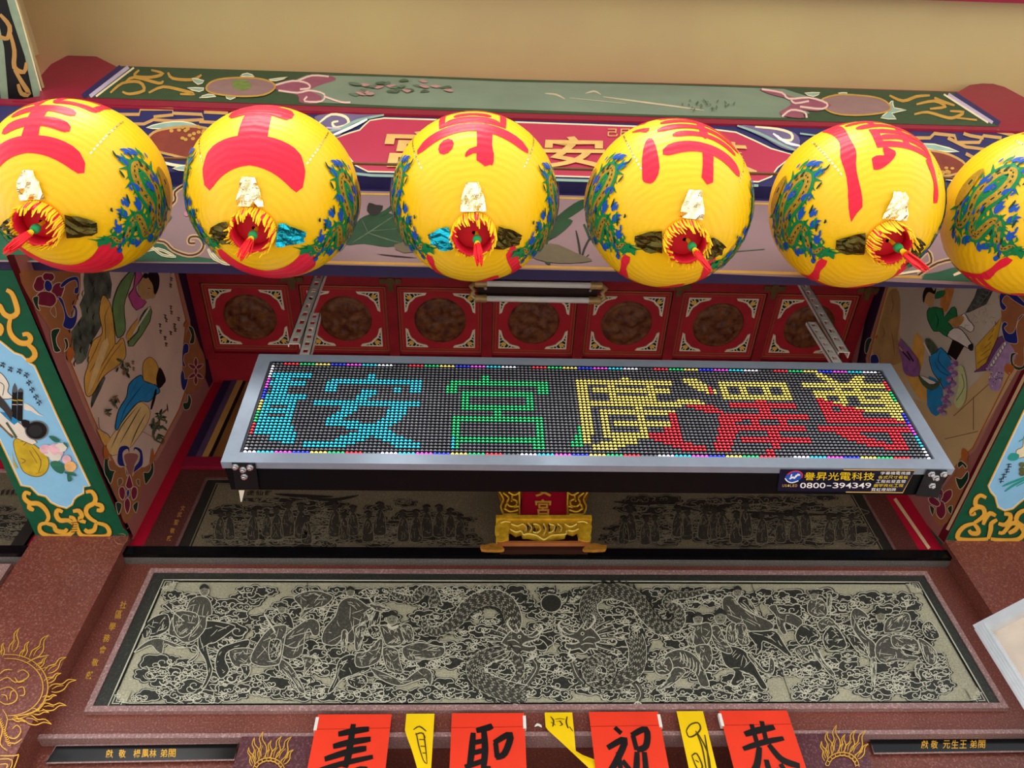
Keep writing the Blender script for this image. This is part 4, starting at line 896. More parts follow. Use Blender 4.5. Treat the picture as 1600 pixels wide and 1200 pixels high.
A.build('flower_ornament', dbR)
# ---- right soffit
A = Art(PB, base=.0010)
bpR = [(1650, 540), (1545, 760), (1549, 768), (1556, 776), (1560, 792), (1570, 797), (1582, 794), (1592, 785), (1600, 779), (1640, 776), (1720, 600)]
A.line(bpR, 5, GOLD, True, 0); A.fill(bpR, SKYB, 0); A.line(bpR, 1.2, WHITE, True, 0); A.build('blue_picture', dbR)
A = Art(PB, ZF, base=.0014)
A.outl([(1000, 310), (1060, 300), (1080, 420), (960, 480), (940, 420), (990, 390)], c_('petal_cream', 'e8dcb4'), BRN, 5, 3); A.fill([(870, 480), (900, 440), (960, 450), (950, 490), (900, 500)], TEAL, 3)
for p in ([(830, 700), (900, 670), (1060, 610)], [(850, 740), (920, 690), (1060, 620)], [(940, 700), (1060, 640)], [(960, 350), (1060, 290)]): A.line(p, 18, TEAL, taper=.6)
for y in (530, 570, 600): A.dot(985, y, 26, c_('olive_fruit', '5c6238', var=.3, scale=80), 20)
for i, (x, y) in enumerate(((885, 540), (870, 580), (845, 620), (825, 655))):
    for q in ([(-20, -10), (18, -14)], [(-14, 8), (18, 6)], [(0, -20), (-8, 20)]): A.line([(x+a, y+b) for a, b in q], 6, INK, smooth=0)
A.build('painted_fruit', dbR)
RSCR = ([(705, 790), (660, 770), (625, 800), (625, 850), (680, 870), (690, 920), (650, 960), (610, 985)], [(650, 865), (600, 880), (590, 915), (625, 910)], [(610, 990), (540, 1010), (490, 1060), (490, 1110), (600, 1120), (720, 1110)], [(610, 995), (640, 1030), (640, 1065), (590, 1065), (570, 1040)], [(780, 930), (735, 910), (700, 950), (680, 1000)], [(720, 1110), (740, 1040), (745, 990), (790, 960)], [(845, 915), (890, 920), (890, 960), (850, 1000), (800, 990)], [(740, 1110), (830, 1120), (950, 1115), (1000, 1060), (960, 1000), (900, 990), (840, 1060), (800, 1060)], [(1020, 880), (960, 910), (940, 970), (1000, 1010)], [(960, 1000), (930, 1040), (880, 1065)])
A = Art(PB, ZF, base=.0012); scroll(A, RSCR, 36); A.build('gold_scroll', dbR)
# ------------------------------------------------------------------ front boards
M1 = (60, 70, 2.667); M2 = (540, 90, 2.857); M3 = (1040, 100, 2.857); ZG = (200, 270, 3.2); ZH = (800, 280, 2); ZI = (500, 0, 2.667)
GGR = c_('grey_green', '76826c', var=.08, scale=6); DGR = c_('dark_green', '33462c', var=.1); RSE = c_('rose', '8c6a64', var=.08, scale=20); PLQ = c_('plaque_rose', 'b03048', var=.05, scale=5, rough=.4); LIL = c_('lilac', 'b8a4b8'); OCH = c_('ochre', 'b98a3a', var=.1); GLT = c_('gilt', 'e0b468', metal=.4, rough=.35, var=.1); CRM = c_('cream_line', 'e4d0a4'); GRY2 = c_('sage', '86a090'); BRW = c_('dark_brown', '3a1c14'); OVL = c_('oval_brown', '7a3222', var=.15, scale=20)
# top board
A = Art(P3, base=.0008)
A.fill([(184, 103), (500, 113), (800, 124), (1100, 132), (1494, 144), (1562, 198), (800, 176), (128, 152)], DGR, 0)
A.fill([(480, 117), (800, 128), (1225, 139), (1250, 165), (1225, 184), (800, 171), (500, 160), (478, 140)], GGR, 2)
A.build('top_picture_ground', fb)
A = Art(P3, M1, base=.0014)
for p, w, m_ in (([(345, 92), (185, 215)], 22, NAVY), ([(375, 92), (215, 215)], 16, LIL), ([(398, 95), (240, 215)], 8, CRM)): A.line(p, w, m_, smooth=0)
for p in ([(420, 105), (400, 130), (470, 135), (520, 120), (470, 105)], [(300, 200), (350, 160), (420, 155), (440, 190), (380, 205), (350, 195)], [(460, 200), (520, 175), (600, 190), (650, 205), (590, 205)], [(540, 115), (560, 140), (640, 145), (680, 125)], [(360, 160), (400, 135), (500, 160), (520, 150)]): A.line(p, 13, OCH, taper=.4)
for p in ([(690, 150), (640, 140), (665, 165)], [(690, 180), (620, 180), (670, 195)], [(710, 205), (670, 220), (740, 215)], [(780, 215), (800, 228), (830, 210)], [(960, 145), (1040, 135), (990, 150)], [(840, 130), (870, 118), (900, 132)]): A.outl(p, GRY2, CRM, 4, 2)
A.outl([(700, 175), (730, 150), (800, 138), (900, 138), (970, 155), (985, 180), (940, 208), (850, 215), (760, 208), (710, 195)], RSE, OCH, 7, 3); A.fill([(810, 150), (860, 145), (890, 170), (860, 190), (815, 180)], c_('fruit_green', '6d7c3c', var=.2, scale=60), 3)
A.build('top_ornament', fb)
A = Art(P3, M1, base=.0014)
A.fill([(975, 165), (1080, 150), (1140, 125), (1210, 128), (1240, 145), (1180, 165), (1130, 190), (1180, 215), (1160, 245), (1090, 240), (1080, 210), (1000, 190)], c_('cloud_rose', '8c4a58', var=.1), 3)
for p in ([(980, 170), (1060, 150), (1120, 160), (1130, 180), (1090, 185)], [(1080, 150), (1140, 128), (1210, 132)], [(1000, 190), (1080, 200), (1130, 190), (1190, 205), (1180, 235), (1110, 235), (1120, 215)], [(1190, 215), (1260, 238), (1300, 240)]): A.line(p, 9, c_('cloud_pink', 'c8989a')); A.line(p, 3, CRM)
rr = random.Random(12)
for i in range(30):
    x = 1280+rr.random()*480; y = 150+rr.random()*60-(x-1280)*.02
    A.fill([(x-rr.uniform(15, 34), y+rr.uniform(-8, 8)), (x, y-6), (x+rr.uniform(12, 26), y+rr.uniform(-6, 8)), (x, y+7)], rr.choice([OLV, c_('leaf_grey', '5c6a52'), c_('blossom', 'b08078')]), 2)
A.build('top_blossom_branch', fb)
A = Art(P3, M3, base=.0014)
for p, w, m_ in (([(1290, 135), (1490, 266)], 24, NAVY), ([(1262, 135), (1460, 262)], 14, LIL), ([(1242, 135), (1440, 262)], 8, CRM)): A.line(p, w, m_, smooth=0)
for p in ([(1000, 140), (1060, 165), (1120, 145), (1180, 140)], [(1120, 180), (1200, 165), (1250, 190), (1180, 200)], [(1110, 225), (1170, 215), (1260, 240), (1300, 235), (1330, 215), (1270, 210)], [(1200, 150), (1230, 165), (1290, 185)], [(1300, 240), (1390, 250)]): A.line(p, 14, OCH, taper=.4)
for p in ([(620, 130), (690, 128), (660, 145)], [(770, 130), (810, 128), (800, 140)], [(1000, 175), (1015, 165), (1020, 195), (1075, 205), (1010, 220), (1030, 245), (960, 240), (990, 215)]): A.outl(p, GRY2, CRM, 4, 2)
A.outl([(690, 165), (760, 138), (870, 140), (960, 155), (1005, 190), (980, 215), (880, 228), (780, 225), (720, 205)], RSE, OCH, 7, 3)
A.fill([(420, 112), (500, 115), (560, 145), (690, 165), (740, 185), (680, 210), (600, 205), (620, 240), (540, 235), (510, 215), (550, 190), (560, 160), (470, 135)], c_('cloud_rose', '8c4a58', var=.1), 3)
for p in ([(430, 112), (520, 128), (550, 155), (640, 150), (720, 175), (700, 200), (600, 190)], [(520, 235), (560, 205), (620, 215), (630, 240)], [(640, 165), (580, 175), (560, 160)]): A.line(p, 10, c_('cloud_pink', 'c8989a')); A.line(p, 3, CRM)
for i in range(24): x, y = 170+rr.gauss(0, 60), 185+rr.gauss(0, 13); A.line([(x, y), (x+rr.uniform(-14, 14), y-rr.uniform(4, 14))], 4, OLV)
A.build('top_ornament', fb)
A = Art(P3, M2, base=.0014)
for p in ([(890, 160), (940, 165), (980, 185)], [(1070, 160), (1110, 150), (1140, 165)], [(1150, 175), (1300, 195), (1450, 215), (1600, 235)], [(1000, 180), (1250, 205)]): A.line(p, 8, c_('crane_cream', 'c0ac8c'), taper=.7)
A.build('top_cranes', fb)
# middle board with the name plaque
A = Art(P2, base=.0010)
A.fill([(523, 216), (545, 208), (562, 203), (570, 195), (578, 188), (600, 184), (800, 190), (1110, 201), (1150, 206), (1180, 220), (1205, 232), (1240, 242), (1215, 262), (1205, 276), (1185, 284), (800, 273), (575, 268), (555, 258), (545, 245), (528, 236)], PLQ, 0)
A.line([(523, 216), (545, 208), (562, 203), (570, 195), (578, 188), (600, 184.5), (800, 190.5), (1110, 201.5), (1150, 206.5), (1180, 220), (1205, 232), (1240, 242), (1215, 262), (1205, 276), (1185, 284), (800, 273), (575, 268), (555, 258), (545, 245), (528, 236)], 2.2, CRM, True, 0)
A.line([(545, 270), (580, 274), (800, 279), (1185, 290)], 4, GRY2, smooth=0)
A.build('name_plaque', fb, 'rose red name plaque with gilt characters')
A = Art(P2, base=.0016)
for ch, q in (('宮', [(606, 203), (716, 206), (712, 262), (592, 260)]), ('安', [(850, 212), (945, 214), (945, 262), (845, 262)]), ('鎮', [(1095, 218), (1165, 222), (1185, 272), (1105, 270)])): A.text(ch, q, GLT, .02, thick=.004)
for i, ch in enumerate('己巳'): A.text(ch, [(950+i*20, 201), (966+i*20, 201), (965+i*20, 213), (949+i*20, 213)], GLT, .01, thick=.002)
A.build('gilt_characters', fb)
for Z_, flip in ((M1, 0), (M3, 1)):
    A = Art(P2, Z_, base=.0012)
    if not flip:
        for p in ([(180, 262), (300, 265), (300, 290), (420, 290), (425, 268), (560, 268), (560, 292), (480, 300)], [(560, 285), (680, 290), (690, 312), (560, 318), (480, 312), (440, 330), (380, 330), (350, 310), (300, 320)], [(690, 280), (790, 285)], [(670, 320), (760, 325), (770, 310)]): A.line(p, 13, TAN, smooth=0)
        A.outl([(450, 345), (520, 325), (600, 320), (660, 335), (600, 345), (520, 350)], GRY2, CRM, 4, 2)
        A.outl([(455, 400), (480, 365), (540, 348), (640, 340), (720, 355), (740, 400), (700, 450), (640, 475), (560, 460), (490, 440)], OVL, TAN, 10, 3)
        for i in range(16): A.dot(640+rr.gauss(0, 35), 372+rr.gauss(0, 18), 9, OCH, 7)
        A.fill([(1150, 300), (1240, 285), (1330, 290), (1440, 292), (1360, 310), (1290, 345), (1240, 385), (1190, 345)], c_('swirl_violet', '6a5a78'), 3)
        for p, m_ in (([(1170, 325), (1220, 290), (1280, 300), (1290, 330), (1240, 345), (1225, 325), (1250, 318)], CRM), ([(1210, 360), (1270, 345), (1330, 315), (1440, 292)], GRY2), ([(1230, 375), (1300, 345), (1370, 310)], WHITE), ([(1200, 345), (1260, 350)], LIL)): A.line(p, 12, m_, taper=.4)
        A.line([(480, 480), (560, 500), (640, 510)], 12, CRM); A.outl([(560, 515), (620, 500), (660, 510), (620, 525)], GRY2, CRM, 4, 2)
    else:
        for p in ([(1090, 330), (1180, 330), (1200, 310), (1290, 320), (1300, 350), (1400, 350), (1420, 320), (1500, 330)], [(1260, 330), (1340, 370), (1420, 380), (1390, 410)], [(1480, 300), (1560, 320)], [(1340, 400), (1400, 430), (1370, 440)], [(1420, 330), (1360, 320), (1330, 310)]): A.line(p, 15, TAN, smooth=0)
        A.outl([(1120, 360), (1200, 358), (1310, 392), (1200, 385)], GRY2, CRM, 5, 2)
        A.outl([(1090, 380), (1180, 385), (1270, 405), (1340, 450), (1300, 490), (1200, 500), (1110, 470)], OVL, TAN, 10, 3)
        for i in range(14): A.dot(1240+rr.gauss(0, 30), 478+rr.gauss(0, 10), 9, OCH, 6)
        A.fill([(330, 275), (440, 282), (560, 300), (600, 340), (580, 385), (520, 375), (440, 330)], c_('swirl_violet', '6a5a78'), 3)
        for p, m_ in (([(400, 280), (500, 290), (560, 310), (560, 340), (510, 335), (500, 318)], CRM), ([(320, 275), (420, 310), (520, 360), (580, 385)], GRY2), ([(480, 310), (540, 350), (600, 365)], WHITE), ([(600, 310), (680, 320)], GRY2), ([(1230, 510), (1290, 520), (1270, 545)], WHITE)): A.line(p, 12, m_, taper=.4)
    A.build('fret_ornament', fb)
# lower board
A = Art(P1, base=.0008)
A.fill([(-120, 285), (500, 297), (800, 303), (1100, 311), (1720, 330), (1720, 455), (1124, 428), (500, 413.5), (-120, 408)], PNKB, 0)
A.fill([(-120, 285), (330, 294), (300, 340), (330, 390), (345, 410), (-120, 405)], GRN, 0); A.fill([(1720, 330), (1475, 322), (1490, 370), (1455, 410), (1440, 437), (1720, 450)], GRN, 0)
A.line([(345, 407), (500, 409.5), (800, 416), (1124, 424), (1440, 433)], 4.5, OCH, smooth=0); A.line([(520, 302), (800, 307), (1150, 317), (1480, 327)], 3, OCH, smooth=0)
A.build('lower_picture_ground', fb)
A = Art(P1, ZG, base=.0014)
mv = [(170, 210), (240, 140), (240, 90), (310, 40), (600, 40), (600, 420), (420, 430), (350, 420), (280, 400), (210, 360), (130, 350), (100, 300), (150, 250)]
A.fill(mv, PNKB, 0)
for p in ([(170, 200), (235, 140), (235, 95), (300, 50), (330, 20)], [(100, 340), (180, 345), (225, 385), (300, 412), (355, 400), (378, 360), (355, 322), (312, 322), (305, 350), (335, 352)]): A.line(p, 24, c_('scroll_tan', 'b8946a')); A.line(p, 9, BRW)
for p in ([(60, 400), (150, 380), (230, 415)], [(400, 380), (430, 430), (510, 460)], [(120, 370), (170, 410), (240, 420)], [(160, 60), (200, 30), (260, 20)], [(420, 400), (470, 450), (530, 455)]): A.line(p, 14, CRM, taper=.3); A.line(p, 5, GRY2, taper=.3)
A.fill([(180, 200), (220, 220), (180, 260), (150, 240)], OLV, 2); A.dot(292, 205, 13, c_('coral', 'b06a80'))
A.build('lower_scroll_ornament', fb)
A = Art(P1, ZG, base=.0014); LOT = c_('lotus_green', '17391f', var=.2, scale=14)
A.fill([(1090, 360), (1110, 300), (1160, 230), (1240, 200), (1330, 210), (1380, 300), (1370, 350), (1300, 372), (1180, 355)], LOT, 3)
for p in ([(1120, 350), (1200, 300), (1330, 215)], [(1200, 300), (1290, 330), (1360, 350)], [(1200, 300), (1170, 235)], [(1220, 290), (1340, 280)]): A.line(p, 6, OLV, taper=.5)
A.fill([(1195, 190), (1205, 150), (1240, 160), (1275, 165), (1260, 200), (1225, 215)], INK, 2); A.line([(1260, 210), (1310, 180), (1350, 130)], 20, LOT); A.fill([(1240, 405), (1330, 412), (1450, 425), (1340, 420)], INK, 2); A.fill([(1330, 360), (1480, 330), (1500, 380), (1380, 400)], c_('mud', '5e523c'), 2)
A.build('lotus_leaf', fb)
A = Art(P1, ZH, base=.0014)
for p, w, m_ in (([(120, 145), (170, 110), (215, 80), (240, 70)], 30, LOT), ([(90, 200), (130, 170), (140, 130)], 18, LOT), ([(110, 240), (150, 215), (210, 250)], 14, LOT), ([(200, 160), (210, 210), (215, 260)], 7, INK), ([(250, 170), (225, 220), (215, 262)], 7, INK), ([(170, 225), (210, 255)], 6, INK), ([(240, 235), (215, 262)], 6, INK), ([(225, 140), (245, 190)], 16, LOT), ([(700, 225), (790, 218)], 6, OLV), ([(110, 190), (105, 250), (120, 265)], 12, LOT)): A.line(p, w, m_, taper=.6)
A.fill([(60, 240), (120, 200), (200, 230), (250, 255), (140, 262)], c_('mud', '5e523c'), 3); A.fill([(120, 150), (150, 125), (190, 130), (150, 170), (120, 185)], LOT, 3)
A.build('water_plants', fb)
A = Art(P1, ZH, base=.0014)
A.fill([(1290, 110), (1350, 80), (1345, 180), (1400, 270), (1330, 290), (1270, 300)], PNKB, 0)
for p in ([(1330, 160), (1345, 110), (1352, 70)], [(1270, 300), (1330, 262), (1400, 250), (1430, 275)], [(1270, 250), (1300, 225), (1310, 260), (1275, 275)]): A.line(p, 16, c_('scroll_tan', 'b8946a')); A.line(p, 6, BRW)
for p in ([(1380, 300), (1420, 285), (1450, 295)], [(1340, 130), (1360, 150), (1352, 200)], [(1180, 300), (1280, 285)]): A.line(p, 10, CRM, taper=.3)
A.build('lower_scroll_ornament', fb)
# eave beam at the top left
PE = Plane((0, 0, 4.3), (0, 0, -1)); ZK = (0, 0, 2.667)
A = Art(PE, ZK, base=.001)
A.fill([(-60, -60), (50, -60), (176, 370), (120, 470), (-60, 440)], BLACK, 0)
A.line([(30, -60), (60, 50), (120, 230), (160, 420)], 34, c_('moss', '8c9a80'), smooth=0); A.line([(52, -40), (84, 60), (172, 380)], 6, CRM, smooth=0)
A.line([(-30, 60), (0, 200), (20, 440)], 34, c_('moss', '8c9a80'), smooth=0); A.fill([(-80, 60), (-14, 220), (6, 450), (-80, 450)], NAVY, 0)
for p in ([(0, 60), (40, 110), (30, 160), (-5, 150)], [(40, 130), (60, 210), (60, 280), (100, 300), (110, 260)], [(60, 290), (90, 340), (120, 390), (90, 390), (75, 350)]): A.line(p, 20, TAN, taper=.4)
A.build('scroll_paint', eb)
# ------------------------------------------------------------------ upper wall dressing
wu = bpy.data.objects['wall_upper']
xa = PU(292, 717).x; xb = PU(1400, 722).x; zt = PU(600, 722).z; zt2 = PU(600, 737).z
for i, (w, m_, d_) in enumerate(((.035, PURP, .012), (.022, c_('mauve_dark', '54405e'), .016), (.022, TAN, .014), (.012, BLACK, .01))):
    off = sum((.035, .022, .022, .012)[:i])
    MB().box(xa+off, xa+off+w, YU-d_, YU, zt, ZC-.001).build('moulding', m_, wu); MB().box(xb-off-w, xb-off, YU-d_, YU, zt, ZC-.001).build('moulding', m_, wu)
MB().box(xa+.091, xb-.091, YU-.006, YU, zt, ZC-.001).build('painted_field', c_('ochre_brown', '8a5a2e', var=.25, scale=9), wu)
MB().box(xa, xb, YU-.018, YU, zt2, zt).build('moulding', CRI, wu)
A = Art(PU, base=.002); A.line([(1398, 779), (1452, 857)], 5, c_('cream_rail', 'd9b88c'), smooth=0); A.build('cream_stripe', wu)
gl, gr = PU(278, 745).x, PU(1384, 776).x
MB().box(gl, gr, YU-.004, YU, ZL1, zt2-.002).build('granite_surround', granite('brown_granite', '5a2c28', '7c5048', .4), wu)
# ------------------------------------------------------------------ engraved stone reliefs
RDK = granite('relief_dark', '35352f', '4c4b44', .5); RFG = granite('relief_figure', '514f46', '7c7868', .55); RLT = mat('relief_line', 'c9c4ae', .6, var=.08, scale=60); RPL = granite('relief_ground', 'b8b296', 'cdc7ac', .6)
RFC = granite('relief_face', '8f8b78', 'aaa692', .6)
RDK2 = granite('relief_dark_shaded', '23201c', '332f29', .5); RFG2 = granite('relief_figure_shaded', '322d26', '4c453a', .55); RLT2 = mat('relief_line_shaded', '6a604f', .6, var=.1, scale=60); RPL2 = granite('relief_ground_shaded', '6e614c', '82755c', .6)  # darker copies of the relief stones, with the recess shade in the colour
def inside(p, poly):
    x, y = p; c = False; n = len(poly)
    for i in range(n):
        (a, b), (d, e) = poly[i], poly[i-1]
        if (b > y) != (e > y) and x < (d-a)*(y-b)/(e-b)+a: c = not c
    return c
def cloud(A, x, y, w, h, r, dk, lt, lw=1.1):
    n = r.randint(5, 8); ph = r.uniform(0, 6.28); pts = []
    for i in range(n*5):
        t = i/(n*5)*2*math.pi; lob = .86+.26*abs(math.sin(n*t/2+ph))
        pts.append((x+math.cos(t)*w*lob, y+math.sin(t)*h*lob))
    A.fill(pts, dk, 0, thick=.0012)
    q = [(x+(a-x)*.86, y+(b-y)*.86) for a, b in pts]; A.line(q, lw, lt, True, 0, thick=.0014)
    for k in range(r.choice((1, 2, 2, 3))):
        cx, cy = x+r.uniform(-.5, .5)*w, y+r.uniform(-.35, .35)*h; s = r.choice((-1, 1)); R = h*r.uniform(.42, .66)
        sp = [(cx+s*math.cos(t*.75)*R*1.35*(1-t/11), cy+math.sin(t*.75)*R*(1-t/11)) for t in range(10)]
        A.line(sp, lw, lt, False, 2, thick=.0016)
def folds(A, poly, n, r, lt, w=1.0, rev=.6):
    k = len(poly); cx = sum(p[0] for p in poly)/k; cy = sum(p[1] for p in poly)/k
    for i in range(n):
        a = poly[r.randrange(k)]; b = poly[r.randrange(k)]; t = r.uniform(.1, .4)
        p0 = (a[0]+(cx-a[0])*t, a[1]+(cy-a[1])*t); p2 = (p0[0]+(b[0]-p0[0])*rev*.6, p0[1]+(b[1]-p0[1])*rev*.6)
        m_ = ((p0[0]+p2[0])/2+r.uniform(-3, 3), (p0[1]+p2[1])/2+r.uniform(-3, 3))
        if all(inside(q, poly) for q in (p0, m_, p2)): A.line([p0, m_, p2], w, lt, False, 2, taper=.5, thick=.0022)
def fig(parent, plane, Z_, polys, n, name, label, seed, fm, lt, dk, heads=(), lines=()):
    A = Art(plane, Z_, base=.0010, step=.00003); r = random.Random(seed); k = Z_[2]
    for j, p in enumerate(polys):
        dark = isinstance(p, tuple); pp = p[0] if dark else p
        q = cr(pp, True, 3); A.fill(q, dk if dark else fm, 0, thick=.0018); A.line(q, 1.25*k, lt, True, 0, thick=.0020)
        folds(A, q, n*3, r, lt, .9*k)
    for x, y, s in heads:
        A.dot(x, y, s, RFC, s*1.15, 12, thick=.0022); A.line([(x+s*math.cos(t*.52), y+s*1.15*math.sin(t*.52)) for t in range(12)], 1.1*k, lt, True, 0, thick=.0024)
        A.fill([(x-s, y-s*.2), (x-s*.8, y-s), (x, y-s*1.45), (x+s*.8, y-s), (x+s, y-s*.3), (x, y-s*.65)], dk, 2, thick=.0026); A.dot(x-s*.35, y, s*.12, dk, thick=.0026); A.dot(x+s*.35, y, s*.12, dk, thick=.0026); A.line([(x-s*.3, y+s*.55), (x+s*.3, y+s*.55)], s*.14, dk, smooth=0, thick=.0026)
    for l, w in lines: A.line(l, w*k, lt, False, 3, taper=.3, thick=.0026)
    return A.build(name, parent, label)
def serpent(parent, plane, Z_, path, w, name, fm, lt, dk, seed):
    A = Art(plane, Z_, base=.0010, step=.00003); k = Z_[2]; b = cr(path, False, 6); n = len(b); r = random.Random(seed)
    E1 = []; E2 = []; F = []
    for i, p in enumerate(b):
        a, c = b[max(0, i-1)], b[min(n-1, i+1)]; dx, dy = c[0]-a[0], c[1]-a[1]; l = math.hypot(dx, dy) or 1
        ww = w*.5*(1-.75*(i/(n-1))**2); nx, ny = -dy/l, dx/l
        E1.append((p[0]+nx*ww, p[1]+ny*ww)); E2.append((p[0]-nx*ww, p[1]-ny*ww)); F.append((dx/l, dy/l, nx, ny, ww))
    A.line(b, w, fm, False, 0, taper=-.7, thick=.0018)
    A.line(E1, 1.3*k, lt, False, 0, thick=.0022); A.line(E2, 1.3*k, lt, False, 0, thick=.0022)
    for i in range(1, n-1):
        dx, dy, nx, ny, ww = F[i]; p = b[i]
        for s in (-.66, -.33, 0, .33, .66):
            c = (p[0]+nx*ww*s, p[1]+ny*ww*s); g = ww*.17
            A.line([(c[0]-nx*g-dx*g, c[1]-ny*g-dy*g), (c[0]+dx*g, c[1]+dy*g), (c[0]+nx*g-dx*g, c[1]+ny*g-dy*g)], .8*k, lt if (i+int(s*3)) % 2 else dk, False, 0, thick=.0023)
        if i % 2 == 0: A.fill([(E2[i][0]-dx*ww*.4, E2[i][1]-dy*ww*.4), (E2[i][0]+dx*ww*.3, E2[i][1]+dy*ww*.3), (E2[i][0]-nx*ww*.55-dx*ww*.6, E2[i][1]-ny*ww*.55-dy*ww*.6)], dk, 0, thick=.0016)
    return A.build(name, parent)
def dhead(parent, plane, Z_, x, y, s, f, fm, lt, dk):
    A = Art(plane, Z_, base=.0011, step=.00003); T = lambda pts: [(x+f*a*s, y+b*s) for a, b in pts]
    for i in range(9): t = -.9+i*.28; A.line(T([(-.2, 0), (-.9*math.cos(t*.8), .9*math.sin(t)), (-1.8*math.cos(t*.7), 1.3*math.sin(t*1.1)+.15*math.sin(i*2))]), .22*s, fm if i % 2 else dk, taper=.8, thick=.0016); A.line(T([(-.2, 0), (-.9*math.cos(t*.8), .9*math.sin(t)), (-1.8*math.cos(t*.7), 1.3*math.sin(t*1.1))]), .05*s, lt, taper=.5, thick=.0019)
    q = T([(-.7, -.35), (-.35, -.7), (-.05, -.55), (.2, -.75), (.45, -.45), (.85, -.5), (1.15, -.75), (1.35, -.5), (1.2, -.2), (.9, -.1), (.5, 0), (.3, .15), (.7, .25), (1.05, .2), (1.1, .42), (.75, .6), (.3, .5), (0, .75), (-.3, .5), (-.75, .55), (-.6, .2), (-.95, .05)])
    A.fill(q, fm, 2, thick=.0020); A.line(q, .06*s, lt, True, 2, thick=.0022); A.dot(x+f*.12*s, y-.34*s, .11*s, lt, thick=.0024); A.dot(x+f*.12*s, y-.34*s, .06*s, dk, thick=.0026)
    for k in range(4): A.fill(T([(.45+k*.17, -.02-k*.05), (.57+k*.17, -.06-k*.05), (.53+k*.17, .1-k*.04)]), lt, 0, thick=.0026)
    for p in ([(-.6, -.1), (-.2, -.15), (.1, .05)], [(-.5, .25), (-.1, .2), (.2, .3)], [(.6, -.35), (.9, -.3), (1.15, -.45)]): A.line(T(p), .05*s, lt, taper=.4, thick=.0024)
    for p in ([(1.1, -.35), (1.5, -.8), (1.3, -1.1)], [(-.2, -.6), (-.6, -1.1), (-.4, -1.5)], [(.1, -.6), (-.1, -1.1)], [(.8, .5), (.9, .9), (.5, 1.1)]): A.line(T(p), .12*s, lt, taper=.5, thick=.0022)
    A.line(T([(1.0, -.3), (1.5, -.1), (1.8, .3), (1.6, .6)]), .05*s, lt, taper=.5, thick=.0024)
    return A.build('carved_dragon_head', parent)
x0, x1, z0, z1 = -1.02, 1.457, PW(800, 1114.5).z, PW(800, 895).z
PR = Plane((0, YW-.010, 0), (0, -1, 0))
rp = empty('stone_relief_panel', ((x0+x1)/2, YW, z0)); tag(rp, 'wide grey engraved stone panel of riders and two dragons above the doorway', 'stone relief')
MB().box(x0+.012, x1-.012, YW-.010, YW+.004, z0+.012, z1-.012).build('slab', RPL, rp)
for nm, b in (('frame_strip', (x0, x1, z0, z0+.016)), ('frame_strip', (x0, x1, z1-.016, z1)), ('frame_strip', (x0, x0+.016, z0+.016, z1-.016)), ('frame_strip', (x1-.016, x1, z0+.016, z1-.016))):
    MB().box(b[0], b[1], YW-.016, YW, b[2], b[3]).build(nm, GRP, rp)
def ring(o, i, y0, y1):
    m_ = MB(); (a, b, c, d), (e, f, g, h) = o, i
    m_.box(a, b, y0, y1, c, g).box(a, b, y0, y1, h, d).box(a, e, y0, y1, g, h).box(f, b, y0, y1, g, h); return m_
ix0, ix1, iz0, iz1 = PR(256, 930).x-.012, PR(1441, 927).x, PR(800, 1099).z, PR(800, 911.5).z
ring((x0+.016, x1-.016, z0+.016, z1-.016), (ix0, ix1, iz0, iz1), YW-.0125, YW-.010).build('dark_border', RDK, rp)
e_ = .009; ring((ix0-e_, ix1+e_, iz0-e_, iz1+e_), (ix0-e_+.0035, ix1+e_-.0035, iz0-e_+.0035, iz1+e_-.0035), YW-.0135, YW-.0125).build('white_line', RLT, rp)
ring((ix0-.003, ix1+.003, iz0-.003, iz1+.003), (ix0, ix1, iz0, iz1), YW-.0135, YW-.0125).build('black_line', BLK, rp)
for sx in (0, 1):
    for sz in (0, 1):
        cx, cz = (ix1+e_ if sx else ix0-e_), (iz1+e_ if sz else iz0-e_); a, b = (-1 if sx else 1), (-1 if sz else 1)
        sf = lambda x, y, off, cx=cx, cz=cz, a=a, b=b: Vector((cx+a*x*.001, YW-.0135-off, cz+b*y*.001))
        A = Art(sf, base=.0004); A.fill(rect(-4, -4, 46, 46), RDK, 0); A.fill([(46, 14), (26, 14), (26, 26), (14, 26), (14, 46), (46, 46)], RPL, 0)
        for p in ([(50, 2), (2, 2), (2, 50)], [(50, 12), (36, 12), (36, 22), (22, 22), (22, 36), (12, 36), (12, 50)], [(10, 28), (10, 10), (28, 10), (28, 16), (18, 16), (18, 30), (8, 30)], [(34, 6), (34, 14), (40, 14)], [(6, 34), (14, 34), (14, 40)]): A.line(p, 2.6, RLT, False, 0)
        A.build('corner_fret', rp)
region = [(258, 912), (1427, 912), (1513, 1098), (188, 1103)]
